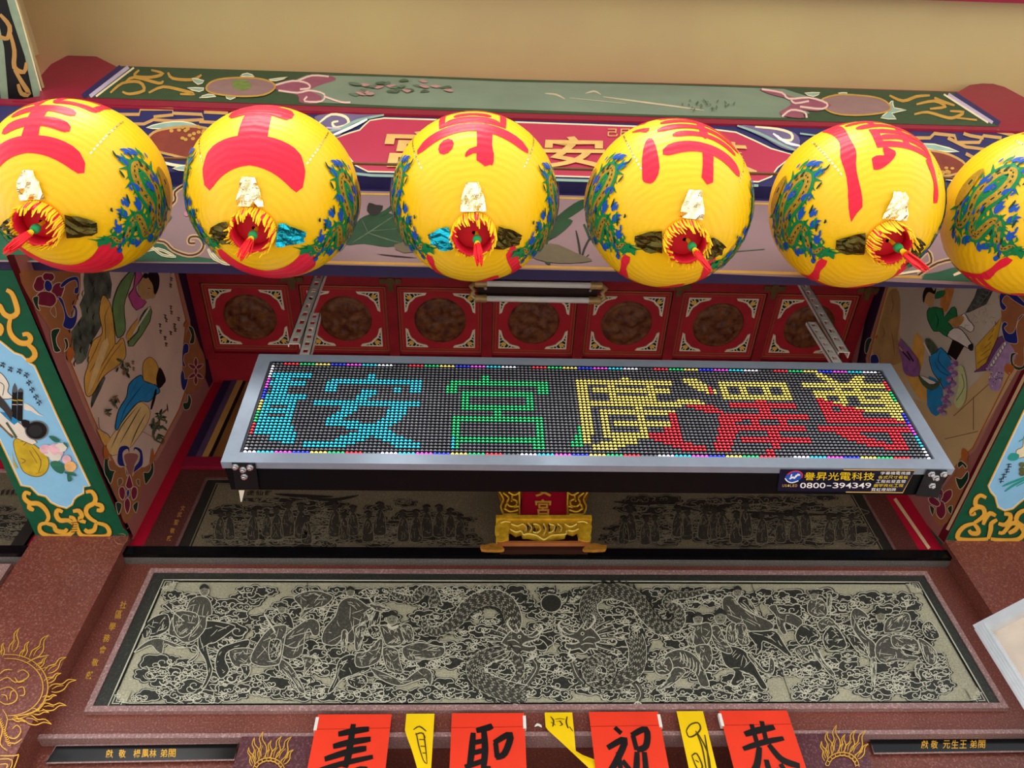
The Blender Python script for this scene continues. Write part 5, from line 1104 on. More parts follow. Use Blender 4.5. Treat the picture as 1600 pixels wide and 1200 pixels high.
gaps = [(290, 918, 25, 8), (345, 929, 18, 10), (242, 947, 12, 10), (268, 1017, 30, 10), (314, 1026, 14, 8), (218, 1072, 28, 8), (402, 956, 18, 6), (428, 936, 20, 6), (386, 993, 10, 14), (459, 916, 8, 4), (397, 1047, 22, 8), (402, 1093, 30, 7), (494, 995, 10, 12), (681, 914, 30, 5), (633, 962, 16, 14), (545, 1012, 12, 8), (699, 999, 25, 6), (615, 947, 14, 8), (699, 1052, 25, 8), (633, 1071, 25, 8), (502, 1063, 14, 8), (749, 1069, 16, 6), (817, 971, 10, 8), (532, 1069, 10, 6), (580, 1061, 14, 6), (764, 955, 12, 8), (881, 918, 20, 6), (835, 932, 12, 8), (815, 969, 18, 6), (863, 1015, 14, 8), (911, 1025, 18, 6), (948, 947, 14, 7), (1025, 1010, 18, 8), (1021, 1056, 22, 10), (1104, 953, 12, 8), (916, 1091, 26, 8), (819, 1058, 10, 6), (1060, 1065, 12, 8), (1121, 1056, 14, 6), (1164, 918, 20, 8), (1192, 953, 16, 12), (1343, 920, 60, 7), (1227, 999, 16, 12), (1159, 1047, 12, 6), (1216, 1076, 22, 22), (1247, 1063, 10, 8), (1321, 964, 12, 10), (1291, 1021, 20, 6), (1350, 1034, 16, 6), (1312, 1087, 14, 8), (1402, 921, 20, 6), (1361, 954, 12, 8), (1443, 962, 10, 8), (1470, 1007, 10, 12), (1421, 1043, 16, 8), (1332, 1088, 25, 7), (1486, 1088, 20, 6)]
A = Art(PR, base=.0002, step=.0000003); r = random.Random(31)
placed = []
for i in range(6000):
    x, y = r.uniform(190, 1512), r.uniform(915, 1099); w = r.uniform(13, 27); h = w*r.uniform(.42, .6)
    if not all(inside((x+a, y+b), region) for a, b in ((-w*1.1, 0), (w*1.1, 0), (0, h*1.1), (0, -h*1.1))): continue
    if any(((x-a)/(c+w*.5))**2+((y-b)/(d+h*.5))**2 < 1 for a, b, c, d in gaps): continue
    if any(((x-a)/(.40*(w+c)))**2+((y-b)/(.40*(h+d)))**2 < 1 for a, b, c, d in placed): continue
    placed.append((x, y, w, h)); cloud(A, x, y, w, h, r, RDK, RLT)
stuff(A.build('carved_clouds', rp))
R1 = (170, 890, 4.571); R2 = (480, 890, 4.571); R3 = (780, 890, 4.571); R4 = (1050, 890, 4.571); R5 = (1270, 890, 4.848)
G = lambda Z_, polys, n, lab, sd, **k: fig(rp, PR, Z_, polys, n, 'carved_rider', lab, sd, RFG, RLT, RDK, **k)
D = lambda p: (p, 1)
G(R1, [D([(250, 490), (240, 430), (280, 370), (340, 330), (420, 320), (430, 420), (350, 470), (290, 480)]), [(180, 590), (260, 520), (350, 490), (450, 520), (560, 560), (620, 540), (640, 600), (600, 650), (560, 660), (630, 600), (600, 560), (480, 560), (400, 530), (380, 600), (340, 580), (300, 540), (230, 570)], D([(660, 380), (740, 365), (900, 400), (860, 450), (760, 520), (700, 540), (720, 640), (740, 720), (700, 820), (660, 850), (700, 760), (690, 650), (640, 560), (640, 460)]), [(640, 190), (700, 200), (730, 240), (735, 320), (700, 340), (690, 420), (620, 500), (540, 520), (480, 480), (430, 460), (440, 380), (470, 330), (540, 300), (580, 220)], [(480, 300), (620, 310), (640, 380), (560, 470), (500, 480), (460, 400)]], 7, 'robed rider on an ox', 1, heads=[(682, 150, 34)], lines=[([(400, 250), (470, 310), (540, 370)], 1.6), ([(760, 400), (840, 420)], 1.2), ([(780, 440), (860, 400)], 1.2)])
G(R1, [D([(770, 610), (800, 560), (870, 530), (1000, 500), (980, 560), (860, 580), (830, 640), (860, 720), (800, 780), (760, 700)]), [(860, 580), (1000, 560), (1050, 600), (1000, 680), (900, 690)], D([(940, 680), (1010, 690), (1000, 750), (960, 790), (930, 780), (960, 740)]), [(1240, 500), (1350, 400), (1440, 350), (1500, 380), (1500, 460), (1460, 470), (1430, 420), (1400, 480), (1380, 600), (1300, 640), (1230, 600)], [(1230, 640), (1300, 690), (1370, 800), (1400, 880), (1360, 870), (1310, 790), (1220, 720)], [(1380, 620), (1480, 640), (1420, 720), (1390, 760), (1400, 680)], D([(1170, 350), (1220, 310), (1290, 320), (1320, 420), (1250, 400), (1200, 400)]), [(1200, 400), (1270, 400), (1260, 480), (1230, 640), (1200, 680), (1080, 690), (1010, 640), (1080, 500), (1150, 420)], D([(1150, 510), (1230, 510), (1210, 630), (1150, 640)])], 6, 'robed rider on a galloping horse', 2, heads=[(1235, 280, 30)], lines=[([(1110, 320), (1160, 400), (1190, 450)], 3), ([(1240, 530), (1320, 560), (1390, 530)], 1.4), ([(1300, 480), (1440, 440)], 1.4)])
G(R1, [[(1330, 190), (1400, 160), (1480, 150), (1560, 170), (1600, 200), (1540, 260), (1460, 280), (1380, 340), (1360, 360), (1380, 280), (1330, 220)]], 8, 'swirl of banners', 3)
G(R2, [[(230, 240), (290, 200), (360, 210), (430, 260), (470, 270), (420, 300), (440, 360), (380, 400), (330, 520), (280, 510), (260, 480), (200, 540), (110, 520), (120, 430), (200, 330)], [(250, 440), (290, 450), (275, 580), (245, 575)], [(350, 420), (420, 400), (400, 480), (370, 570), (340, 560)], D([(440, 400), (480, 290), (520, 300), (515, 390), (460, 420)]), [(440, 250), (500, 245), (560, 265), (595, 285), (560, 300), (490, 290)]], 8, 'robed figure beside a deer', 4, heads=[(308, 160, 30)], lines=[([(470, 240), (440, 200), (420, 170)], 2), ([(480, 235), (490, 195), (530, 180)], 2), ([(440, 205), (470, 190)], 1.6), ([(110, 390), (200, 200), (300, 190)], 1.4)])
G(R2, [D([(150, 870), (200, 770), (220, 660), (290, 610), (360, 620), (450, 700), (380, 740), (250, 780), (180, 870)]), [(350, 600), (430, 580), (510, 500), (540, 510), (520, 640), (440, 690), (350, 690)], [(520, 400), (600, 410), (680, 400), (700, 480), (660, 540), (570, 540), (540, 480)], [(540, 560), (640, 570), (660, 650), (680, 740), (600, 730), (560, 690)], D([(430, 420), (500, 400), (530, 470), (470, 490)]), [(670, 400), (740, 400), (760, 500), (700, 510)], [(450, 700), (560, 740), (680, 790), (760, 740), (830, 700), (890, 740), (880, 830), (840, 780), (760, 800), (650, 830), (520, 780)], [(680, 560), (800, 520), (900, 540), (980, 560), (960, 620), (840, 640), (720, 650)], D([(290, 780), (400, 750), (430, 800), (380, 850), (310, 830)])], 7, 'bare chested rider on a lion', 5, heads=[(605, 350, 40)], lines=[([(570, 390), (605, 420), (650, 400)], 5)])
G(R3, [[(1180, 620), (1280, 570), (1380, 600), (1450, 680), (1480, 760), (1500, 830), (1440, 830), (1400, 740), (1330, 700), (1240, 710)], [(1250, 700), (1330, 720), (1300, 770), (1220, 830), (1140, 860), (1130, 840), (1190, 800)], [(1108, 690), (1118, 650), (1135, 655), (1160, 625), (1185, 640), (1210, 625), (1228, 650), (1240, 700), (1210, 745), (1150, 752), (1120, 730)], [(1350, 400), (1420, 390), (1500, 380), (1520, 460), (1480, 540), (1400, 540), (1380, 480), (1400, 420)], [(1400, 550), (1500, 540), (1520, 640), (1470, 720), (1430, 640)], D([(1350, 460), (1390, 450), (1380, 540), (1350, 530)])], 6, 'man standing over a tiger', 6, heads=[(1420, 350, 34)], lines=[([(1290+i*24, 590+i*14), (1300+i*22, 630+i*16), (1290+i*22, 660+i*16)], 1.4) for i in range(7)]+[([(1130, 690), (1145, 684)], 2.4), ([(1178, 684), (1196, 690)], 2.4), ([(1140, 728), (1162, 720), (1190, 730)], 1.6), ([(1150, 660), (1175, 664)], 1.4), ([(1152, 645), (1175, 648)], 1.4)])
G(R4, [D([(350, 560), (450, 550), (540, 600), (620, 740), (680, 840), (640, 850), (580, 760), (500, 740), (520, 780), (460, 830), (420, 810), (450, 730), (380, 680)]), [(270, 420), (330, 400), (380, 500), (430, 580), (400, 600), (320, 560), (280, 480)], [(540, 620), (640, 730), (720, 740), (730, 660), (700, 630), (690, 720), (650, 710), (560, 600)], D([(490, 190), (560, 220), (620, 330), (640, 350), (540, 290), (470, 250)]), [(370, 200), (430, 190), (480, 250), (560, 310), (700, 370), (720, 420), (600, 450), (480, 400), (390, 340), (360, 260)], [(400, 400), (450, 380), (480, 470), (440, 530), (390, 500)], [(450, 400), (520, 390), (540, 470), (550, 530), (480, 530)], D([(540, 450), (640, 440), (740, 440), (800, 530), (860, 620), (820, 610), (740, 550), (650, 510), (640, 570), (600, 610), (600, 540)])], 7, 'rider on a striding beast', 7, heads=[(468, 160, 32), (345, 340, 44)])
G(R4, [[(690, 270), (740, 250), (770, 310), (850, 310), (930, 360), (920, 430), (870, 400), (800, 380), (820, 450), (790, 460), (750, 390), (740, 330)], D([(880, 470), (930, 390), (1020, 420), (1060, 480), (1000, 530), (920, 540)]), [(990, 540), (1040, 560), (1080, 640), (1160, 740), (1140, 760), (1070, 680), (1010, 600)], [(880, 560), (960, 540), (980, 590), (940, 620), (980, 660), (930, 650), (890, 600)], [(980, 220), (1060, 210), (1110, 260), (1100, 330), (1030, 340), (970, 300)], [(1040, 380), (1120, 340), (1200, 420), (1180, 450), (1120, 400), (1070, 440)], D([(1080, 470), (1160, 400), (1250, 540), (1160, 580), (1100, 560)]), [(1110, 180), (1140, 190), (1130, 310), (1110, 310)], D([(1250, 470), (1320, 480), (1380, 550), (1400, 620), (1320, 580)])], 7, 'old rider on a horse with lowered head', 8, heads=[(1015, 185, 30)])
G(R5, [[(290, 330), (330, 290), (400, 330), (420, 370), (370, 360), (340, 420), (400, 500), (470, 560), (480, 640), (440, 680), (380, 560), (300, 440)], [(440, 680), (480, 690), (470, 860), (450, 870)], [(480, 560), (560, 500), (640, 560), (700, 640), (800, 660), (760, 700), (640, 690), (540, 710), (480, 660)], [(560, 380), (640, 340), (720, 330), (740, 400), (700, 470), (600, 480), (540, 470)], [(600, 500), (700, 500), (790, 540), (800, 620), (700, 600), (610, 580)], [(800, 520), (880, 560), (940, 640), (920, 720), (860, 700), (820, 600)], [(780, 720), (840, 710), (800, 770), (820, 830), (780, 800)], D([(830, 430), (880, 390), (930, 440), (960, 510), (900, 530), (850, 500)])], 9, 'rider on a scaled unicorn', 9, heads=[(515, 350, 36)])
serpent(rp, PR, R2, [(1560, 900), (1400, 860), (1250, 790), (1200, 700), (1280, 620), (1450, 600), (1520, 720), (1440, 840)], 150, 'carved_dragon_body', RFG, RLT, RDK, 3)
serpent(rp, PR, R2, [(1400, 480), (1470, 370), (1420, 240), (1290, 200), (1150, 260), (1060, 370), (940, 440), (850, 420), (840, 350)], 130, 'carved_dragon_body', RFG, RLT, RDK, 4)
serpent(rp, PR, R2, [(920, 260), (890, 170), (830, 150), (760, 210), (680, 200), (590, 160)], 90, 'carved_dragon_body', RFG, RLT, RDK, 5)
dhead(rp, PR, R3, 130, 520, 120, 1, RFG, RLT, RDK)
serpent(rp, PR, R3, [(700, 400), (650, 330), (640, 240), (720, 160), (860, 160), (980, 220), (1060, 330), (1160, 420), (1270, 390), (1280, 300), (1200, 240), (1240, 190), (1360, 180), (1480, 150)], 130, 'carved_dragon_body', RFG, RLT, RDK, 6)
serpent(rp, PR, R3, [(960, 480), (990, 580), (960, 720), (820, 800), (680, 780), (640, 700), (720, 640), (800, 700), (760, 800), (600, 830)], 130, 'carved_dragon_body', RFG, RLT, RDK, 7)
dhead(rp, PR, R3, 610, 500, 125, -1, RFG, RLT, RDK)
for p in ([(140, 880), (210, 800), (270, 700), (240, 640)], [(880, 760), (960, 800), (1010, 880), (990, 940)], [(520, 660), (560, 760), (640, 840)]):
    A = Art(PR, R3, base=.001); A.line(p, 46, RFG, taper=.4, thick=.002); A.line(p, 5, RLT, taper=.4, thick=.0024)
    for t in (-26, 0, 26): A.line([p[-1], (p[-1][0]+t, p[-1][1]+(20 if p[-1][1] > p[0][1] else -34))], 9, RLT, smooth=0, thick=.0024)
    A.build('carved_claw', rp)
A = Art(PR, R3, base=.001); A.dot(372, 240, 74, RDK, 64, 24, thick=.003); A.line([(372+74*math.cos(t*.3), 240+64*math.sin(t*.3)) for t in range(21)], 5, RLT, True, 0, thick=.0034)
for p in ([(300, 180), (340, 160), (400, 170), (400, 110)], [(440, 270), (490, 220), (500, 150), (530, 200), (580, 120)], [(300, 270), (250, 280), (190, 260), (200, 180)], [(240, 270), (240, 180)]): A.line(p, 14, RDK, taper=.6, thick=.002)
A.build('carved_pearl', rp)
# joints between the three slabs
A = Art(PR, base=.003); 
for p in ([(1172, 905), (1180, 930), (1239, 1100)], [(480, 905), (487, 1106)]): A.line(p, 1.0, RDK, smooth=0)
A.build('slab_joint', rp)
# ---- upper relief, set above the black ledge, recess shade put into its stone colours
PV = Plane((0, YU-.008, 0), (0, -1, 0)); ux0, ux1 = PU(318, 763).x-.003, PU(1396, 858).x; uz0, uz1 = ZL1+.001, PU(322, 750).z
ru = empty('stone_relief_panel', ((ux0+ux1)/2, YU, uz0)); tag(ru, 'dark engraved stone panel of a processing crowd behind the LED sign and golden plaque', 'stone relief')
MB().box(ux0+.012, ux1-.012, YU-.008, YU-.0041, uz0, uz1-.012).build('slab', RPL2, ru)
ring((ux0, ux1, uz0, uz1), (ux0+.01, ux1-.01, uz0+.0001, uz1-.01), YU-.013, YU-.0041).build('frame_strip', granite('pink_granite_shaded', '6c4a48', '8c6a64', .4), ru)
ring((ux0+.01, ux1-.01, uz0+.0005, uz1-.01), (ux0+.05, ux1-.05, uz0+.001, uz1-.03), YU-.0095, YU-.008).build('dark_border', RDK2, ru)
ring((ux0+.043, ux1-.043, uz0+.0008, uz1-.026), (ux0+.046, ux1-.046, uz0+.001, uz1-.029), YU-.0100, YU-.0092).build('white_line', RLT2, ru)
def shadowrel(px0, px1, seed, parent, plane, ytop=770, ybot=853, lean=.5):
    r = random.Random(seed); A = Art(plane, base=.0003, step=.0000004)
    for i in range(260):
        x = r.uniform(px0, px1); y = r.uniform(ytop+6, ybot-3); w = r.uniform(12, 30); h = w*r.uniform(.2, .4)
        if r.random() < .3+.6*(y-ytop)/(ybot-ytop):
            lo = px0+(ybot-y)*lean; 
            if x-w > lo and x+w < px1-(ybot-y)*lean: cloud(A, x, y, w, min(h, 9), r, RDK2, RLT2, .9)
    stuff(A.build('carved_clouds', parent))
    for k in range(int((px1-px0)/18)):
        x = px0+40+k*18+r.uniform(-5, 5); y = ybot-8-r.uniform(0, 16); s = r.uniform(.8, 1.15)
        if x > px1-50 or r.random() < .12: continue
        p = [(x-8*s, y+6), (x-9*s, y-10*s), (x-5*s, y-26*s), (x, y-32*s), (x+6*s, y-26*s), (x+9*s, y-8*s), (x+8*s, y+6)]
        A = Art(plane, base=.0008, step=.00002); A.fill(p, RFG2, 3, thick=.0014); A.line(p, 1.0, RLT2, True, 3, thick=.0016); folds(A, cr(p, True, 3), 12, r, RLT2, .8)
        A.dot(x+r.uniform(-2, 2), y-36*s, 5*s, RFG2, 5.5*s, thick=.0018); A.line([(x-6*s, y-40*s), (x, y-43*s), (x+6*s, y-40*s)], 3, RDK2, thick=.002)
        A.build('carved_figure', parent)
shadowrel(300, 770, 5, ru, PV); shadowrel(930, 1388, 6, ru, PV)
A = Art(PV, base=.002)
for i, ch in enumerate('群仙虎古'[::-1]): A.text(ch, [(372+i*14, 766), (383+i*14, 766), (382+i*14, 774), (371+i*14, 774)], RDK2, .01)
stuff(A.build('carved_inscription', ru)); A = Art(PV, base=.002)
for p in ((430, 772, 520, 776), (480, 778, 560, 774), (960, 784, 1060, 780), (1160, 800, 1290, 804), (1100, 790, 1150, 786)): A.line([(p[0], p[1]), ((p[0]+p[2])/2, p[1]+3), (p[2], p[3])], 5, RDK2, taper=.7)
stuff(A.build('carved_mist', ru))
# neighbouring bay at the left edge
rl = empty('stone_relief_panel', (-1.9, YU, uz0)); tag(rl, 'dark engraved stone panel left of the left pillar, cut by the picture edge', 'stone relief')
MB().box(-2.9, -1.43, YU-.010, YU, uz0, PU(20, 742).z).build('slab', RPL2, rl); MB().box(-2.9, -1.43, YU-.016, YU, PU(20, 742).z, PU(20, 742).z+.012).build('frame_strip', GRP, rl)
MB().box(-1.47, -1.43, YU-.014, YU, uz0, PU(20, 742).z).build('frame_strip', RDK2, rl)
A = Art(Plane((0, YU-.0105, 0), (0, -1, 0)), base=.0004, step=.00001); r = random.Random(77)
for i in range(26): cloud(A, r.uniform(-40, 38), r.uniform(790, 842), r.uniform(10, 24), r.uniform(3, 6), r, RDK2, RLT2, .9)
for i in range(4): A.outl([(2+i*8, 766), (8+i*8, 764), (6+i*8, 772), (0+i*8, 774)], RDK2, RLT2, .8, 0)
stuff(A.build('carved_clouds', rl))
rl2 = empty('stone_relief_panel', (-2.2, YW, z0)); tag(rl2, 'pale framed stone panel corner left of the dragon pillar', 'stone relief')
MB().box(-3.2, -1.47, YW-.006, YW, z0, 3.25).build('slab', RPL, rl2)
for b in ((-3.2, -1.452, 3.25, 3.268), (-1.47, -1.452, z0, 3.25), (-3.2, -1.452, z0-.018, z0)): MB().box(b[0], b[1], YW-.014, YW, b[2], b[3]).build('frame_strip', GRP, rl2)
# ------------------------------------------------------------------ gilt inscriptions and line engraving on granite
GLN = mat('engraved_gold', 'd8a23a', .4, metal=.35, var=.1)
wbk = bpy.data.objects['wall_back']
A = Art(PW, base=.0006)
for (x, y), ch in zip(((193, 945), (186, 960), (176, 979), (167, 997), (161, 1015), (149, 1035), (140, 1055)), '社區學務會敬獻'):
    A.text(ch, [(x-4, y-6), (x+6, y-6), (x+3, y+6), (x-7, y+6)], GLN, .01)
A.build('gilt_inscription', wbk)
A = Art(PU, base=.0046)
for (x, y), ch in zip(((286, 794), (281, 804), (276, 816), (270, 829), (265, 841)), '文武聖敬獻'): A.text(ch, [(x-3, y-4), (x+4, y-4), (x+2, y+4), (x-5, y+4)], mat('dim_gold', 'b07a3a', .5), .01)
A.build('gilt_inscription', wu)
for q, tx, s in ([[(88, 1166), (372, 1162), (366, 1186), (72, 1191)], '獻敬楊鳳林弟閤', (166, 186, 209, 222, 234, 251, 264)], [[(1357, 1150), (1640, 1146), (1660, 1172), (1366, 1176)], '獻敬元生王弟閤', (1440, 1455, 1474, 1487, 1500, 1516, 1529)]):
    PK = Plane((0, YW+.02, 0), (0, -1, 0)); A = Art(PK, base=.001); A.line(q, 5, GRP, True, 0); A.fill(q, BLK, 0)
    left = q[0][0] < 800; yb = (lambda x: 1164+(360-x)*.012) if left else (lambda x: 1152+(1440-x)*.01)
    for x, ch in zip(s, tx): A.text(ch, [(x, yb(x)+5), (x+11, yb(x)+5), (x+10, yb(x)+18), (x-1, yb(x)+18)], GLN, .012)
    A.build('donor_strip', wbk, 'black stone strip with gilt donor names')
PPL = (0, 740, 2.609); A = Art(PP, PPL, base=.0006)
def gl(p, w=4.2): A.line(p, w, GLN, taper=.5)
def flame(x, y, s, a):
    c, q = math.cos(a), math.sin(a); T = lambda pts: [(x+(u*c-v*q)*s, y+(u*q+v*c)*s) for u, v in pts]
    gl(T([(-14, 0), (-16, -25), (-4, -48), (-8, -72), (6, -95)])); gl(T([(6, -95), (2, -70), (14, -45), (12, -20), (2, -5)])); gl(T([(-4, -10), (-5, -30), (3, -50)]), 3)
for i in range(13):
    t = -1.75+i*.27; cx, cy = 35, 870; R = 160+18*(i % 2); flame(cx+R*math.cos(t)*.95, cy+R*math.sin(t)*.78, (.62, 1.1, .8, 1.25)[i % 4], t*.55+math.pi/2-.55)
for k in range(2): gl([(35+(178-k*22)*math.cos(-1.7+i*.33)*.9, 870+(178-k*22)*math.sin(-1.7+i*.33)*.75) for i in range(11)])
for p in ([(-10, 850), (30, 830), (60, 850), (100, 840), (118, 820), (95, 800), (70, 810)], [(60, 830), (75, 850), (100, 845)], [(0, 880), (40, 870), (70, 900), (60, 930), (20, 940), (-10, 920)], [(70, 875), (95, 870), (100, 900), (80, 905)], [(10, 960), (30, 1000), (20, 1060), (60, 1080), (85, 1050), (70, 1025), (50, 1040)], [(-10, 990), (10, 1040), (0, 1100), (30, 1130)], [(40, 920), (45, 890), (60, 885)], [(-5, 820), (20, 800), (50, 800)], [(20, 1090), (60, 1100), (90, 1080)], [(5, 900), (25, 905), (30, 925)]): gl(p)
for i in range(14): gl([(-10+i*3, 1000+i*8), (0+i*3, 1005+i*8), (6+i*3, 998+i*8)], 3)
gl([(-10, 1150), (60, 1150), (75, 1150), (45, 1230)]); gl([(-10, 1165), (50, 1168), (30, 1230)]); gl([(0, 1185), (30, 1185), (20, 1215)])
for p in ([(110, 770), (150, 750), (200, 740)], [(150, 800), (190, 790)], [(60, 990), (110, 980), (160, 960), (190, 920)]): gl(p)
A.build('engraved_dragon', pilL, 'golden line engraving of a flaming dragon')
for nm, Z_, cx, cy in (('l', (0, 740, 2.609), 1095, 1215), ('r', (1000, 720, 2.5), 790, 1195)):
    PJ = Plane((0, YW-.012, 0), (0, -1, 0)); A = Art(PJ, Z_, base=.0006)
    for i in range(7):
        t = -2.6+i*.34; flame(cx+68*math.cos(t), cy+52*math.sin(t), (.8, 1.05, 1.2)[i % 3], (t+math.pi/2)*.45+.1)
    for R in (66, 52): gl([(cx+R*math.cos(-3.0+i*.3), cy+R*.85*math.sin(-3.0+i*.3)) for i in range(11)])
    for i in range(9): t = -2.9+i*.33; gl([(cx+60*math.cos(t+j*.9)*(.85+.0*j)+7*math.cos(j*1.2), cy+50*math.sin(t)+7*math.sin(j*1.2)) if False else (cx+59*math.cos(t)+8*math.cos(j*1.05), cy+50*math.sin(t)+8*math.sin(j*1.05)) for j in range(5)], 3)
    A.build('engraved_flames', [o for o in bpy.data.objects if o.name.startswith('trim_1')][0 if nm == 'l' else 1])
# ------------------------------------------------------------------ golden name tablet on its stand, on the black ledge
ZP = (740, 750, 7.273); YT = 1.815
PT_ = Plane((0, YT, 0), (0, -1, 0))
GD = mat('tablet_gilt', 'f0b62e', .3, metal=.2, var=.25, scale=50, bump=.3, bscale=120); GDD = mat('tablet_gilt_dark', '8a5412', .4, metal=.15, var=.3, scale=60); TRD = mat('tablet_red', 'b0102c', .45, var=.05)
tb = empty('name_tablet', PT_(850, 850)); tag(tb, 'gilded upright name tablet with red field on a carved stand, on the black ledge', 'tablet')
def slab(pts, m_, d, name, par=tb, fr=0., smooth=0):
    q = cr(pts, True, smooth) if smooth else pts
    P_ = Plane((0, YT-fr, 0), (0, -1, 0)); return MB().prism([P_(ZP[0]+x/ZP[2], ZP[1]+y/ZP[2]) for x, y in q], (0, d, 0)).build(name, m_, par)
slab([(530, -380), (1055, -380), (1050, 398), (535, 398)], TRD, .02, 'red_field')
A = Art(PT_, ZP, base=.0008)
A.text('宮', [(695, 218), (885, 218), (870, 400), (715, 400)], GOLD, .02, thick=.003); A.text('安', [(690, -10), (890, -10), (885, 190), (700, 190)], GOLD, .02, thick=.003); A.text('鎮', [(685, -230), (895, -230), (890, -40), (695, -40)], GOLD, .01, thick=.003); A.build('gilt_characters', tb)
for f in (0, 1):
    X = lambda pts: [((1590-x if f else x), y) for x, y in pts]
    sc = slab(X([(540, -360), (540, 400), (340, 400), (330, 360), (310, 310), (330, 260), (300, 200), (280, 130), (260, 40), (300, -60), (270, -160), (320, -260), (400, -340)]), GDD, .015, 'side_carving', smooth=2)
    tmb = MB(); P_ = Plane((0, YT-.006, 0), (0, -1, 0)); T = lambda p: P_(ZP[0]+p[0]/ZP[2], ZP[1]+p[1]/ZP[2])
    for p in ([(300, 140), (340, 220), (310, 300), (340, 390)], [(520, 130), (525, 395)], [(340, 150), (400, 200), (380, 260), (420, 300), (480, 290), (490, 240), (450, 220)], [(360, 330), (420, 360), (500, 340)], [(400, 140), (460, 170), (510, 150)], [(430, 240), (440, 180)], [(350, 60), (430, 90), (500, 40)], [(300, 0), (380, -60), (500, -60)], [(320, -160), (420, -140), (500, -200)], [(340, 390), (500, 390)], [(370, 280), (350, 330)], [(460, 310), (510, 300)]):
        tmb.tube([T(q) for q in X(cr(p, False, 4))], .0032, 6)
    stuff(tmb.build('carved_scrollwork', GD, sc, True))
slab([(255, 398), (1340, 398), (1345, 440), (255, 440)], GD, .035, 'stand_top', fr=.022)
ap = slab([(280, 440), (1320, 440), (1340, 520), (1290, 560), (1190, 560), (1130, 590), (1060, 570), (1040, 620), (980, 630), (880, 640), (800, 685), (720, 640), (610, 620), (560, 620), (545, 580), (480, 600), (420, 560), (330, 560), (260, 540)], GD, .02, 'apron', fr=.016)
tmb = MB(); P_ = Plane((0, YT-.02, 0), (0, -1, 0)); T = lambda p: P_(ZP[0]+p[0]/ZP[2], ZP[1]+p[1]/ZP[2])
for p in ([(430, 500), (500, 520), (560, 500), (600, 540), (580, 590)], [(620, 490), (660, 540), (640, 590)], [(680, 500), (740, 510), (760, 560), (720, 600), (680, 590)], [(800, 500), (820, 560), (790, 620)], [(860, 500), (920, 520), (900, 580), (850, 600)], [(960, 500), (1000, 540), (980, 590)], [(1040, 500), (1100, 530), (1170, 500)], [(420, 560), (480, 590), (540, 580), (570, 620), (620, 610), (720, 630), (800, 675), (880, 630), (980, 620), (1050, 610), (1060, 570), (1130, 580), (1190, 555)], [(300, 490), (360, 470), (420, 480)], [(1180, 480), (1240, 470), (1300, 490)]):
    tmb.tube([T(q) for q in cr(p, False, 4)], .003, 6)
stuff(tmb.build('carved_scrollwork', mat('tablet_gilt_bright', 'ffd968', .25, metal=.2, var=.15), ap, True))
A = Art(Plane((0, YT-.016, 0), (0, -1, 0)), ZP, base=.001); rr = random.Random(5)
for i in range(22): x = 600+rr.random()*400; A.fill([(x, 490+rr.random()*90), (x+24, 500+rr.random()*70), (x+12, 530+rr.random()*70)], BRW, 0)  # flat dark patches painted on for the shade in the carving
A.build('painted_hollows', ap)
for f in (0, 1):
    X = lambda pts: [((1590-x if f else x), y) for x, y in pts]
    slab(X([(255, 500), (330, 450), (410, 520), (390, 600), (400, 660), (340, 690), (270, 690), (255, 640), (300, 620), (250, 560)]), GD, .03, 'stand_leg', fr=.02, smooth=2)
    ft = slab(X([(80, 740), (140, 735), (230, 715), (330, 760), (330, 790), (120, 790), (85, 770)]), mat('old_gilt', 'b87c30', .35, metal=.2, var=.3, scale=60), .012, 'dragon_foot', fr=.03, smooth=2)
slab([(270, 692), (1330, 692), (1330, 716), (270, 716)], mat('stand_rail', 'b06a3a', .4, var=.1), .025, 'stand_rail', fr=.015)
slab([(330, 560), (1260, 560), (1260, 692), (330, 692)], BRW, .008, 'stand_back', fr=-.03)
slab([(300, 716), (1300, 716), (1300, 795), (300, 795)], BRW, .02, 'stand_base', fr=0)
# ------------------------------------------------------------------ papers pasted over the doorway
RPAP = mat('red_paper', 'e8391e', .6, var=.05, scale=10); YPAP = mat('yellow_paper', 'efc400', .6, var=.05, scale=10); TAPE = mat('clear_tape', 'e6ddd4', .3)
PPa = Plane((0, YW-.019, 0), (0, -1, 0))
BI = mat('brush_ink', '15110f', .45, var=.2)
def sheet(name, label, grp, xl, xr, px_top, mtl, zbot, curve, path=None):
    """paper hanging from its top edge; path(t) gives sideways drift and edge narrowing"""
    a, b = PPa(xl, px_top), PPa(xr, px_top-1); zt_ = (a.z+b.z)/2; n = 20; k = 6; vs = []
    surf = lambda u, t: Vector((a.x+(b.x-a.x)*(path[0](t)+(path[1](t)-path[0](t))*u) if path else a.x+(b.x-a.x)*u, a.y-.006*math.sin(t*4+curve)*t*1.5-.004*math.sin(u*3.1+curve)*t-.001, zt_+(zbot-zt_)*t))
    for j in range(n+1):
        for i in range(k+1): vs.append(surf(i/k, j/n))
    nv = len(vs); vs += [v+Vector((0, .0006, 0)) for v in vs]
    fs = [(j*(k+1)+i, j*(k+1)+i+1, (j+1)*(k+1)+i+1, (j+1)*(k+1)+i) for j in range(n) for i in range(k)]; fs += [tuple(nv+q for q in reversed(f)) for f in fs]
    e = empty(name, (a+b)/2); tag(e, label, 'paper', grp); mesh_obj('sheet', vs, fs, mtl, e, smooth=True)
    return e, surf
def ink(e, surf, strokes, name='brush_character', w=.085, ref=None):
    asp = 2.75
    A = Art(lambda x, y, off: surf(x, y/asp)+Vector((0, -off, 0)), base=.0007)
    for s in strokes:
        ww = s[-1] if not isinstance(s[-1], tuple) else w; pts = [p for p in s if isinstance(p, tuple)]
        A.line([(x, y*asp) for x, y in pts], ww*1.05, BI, False, 4, taper=.25)
    return A.build(name, e)
ZL = 2.2
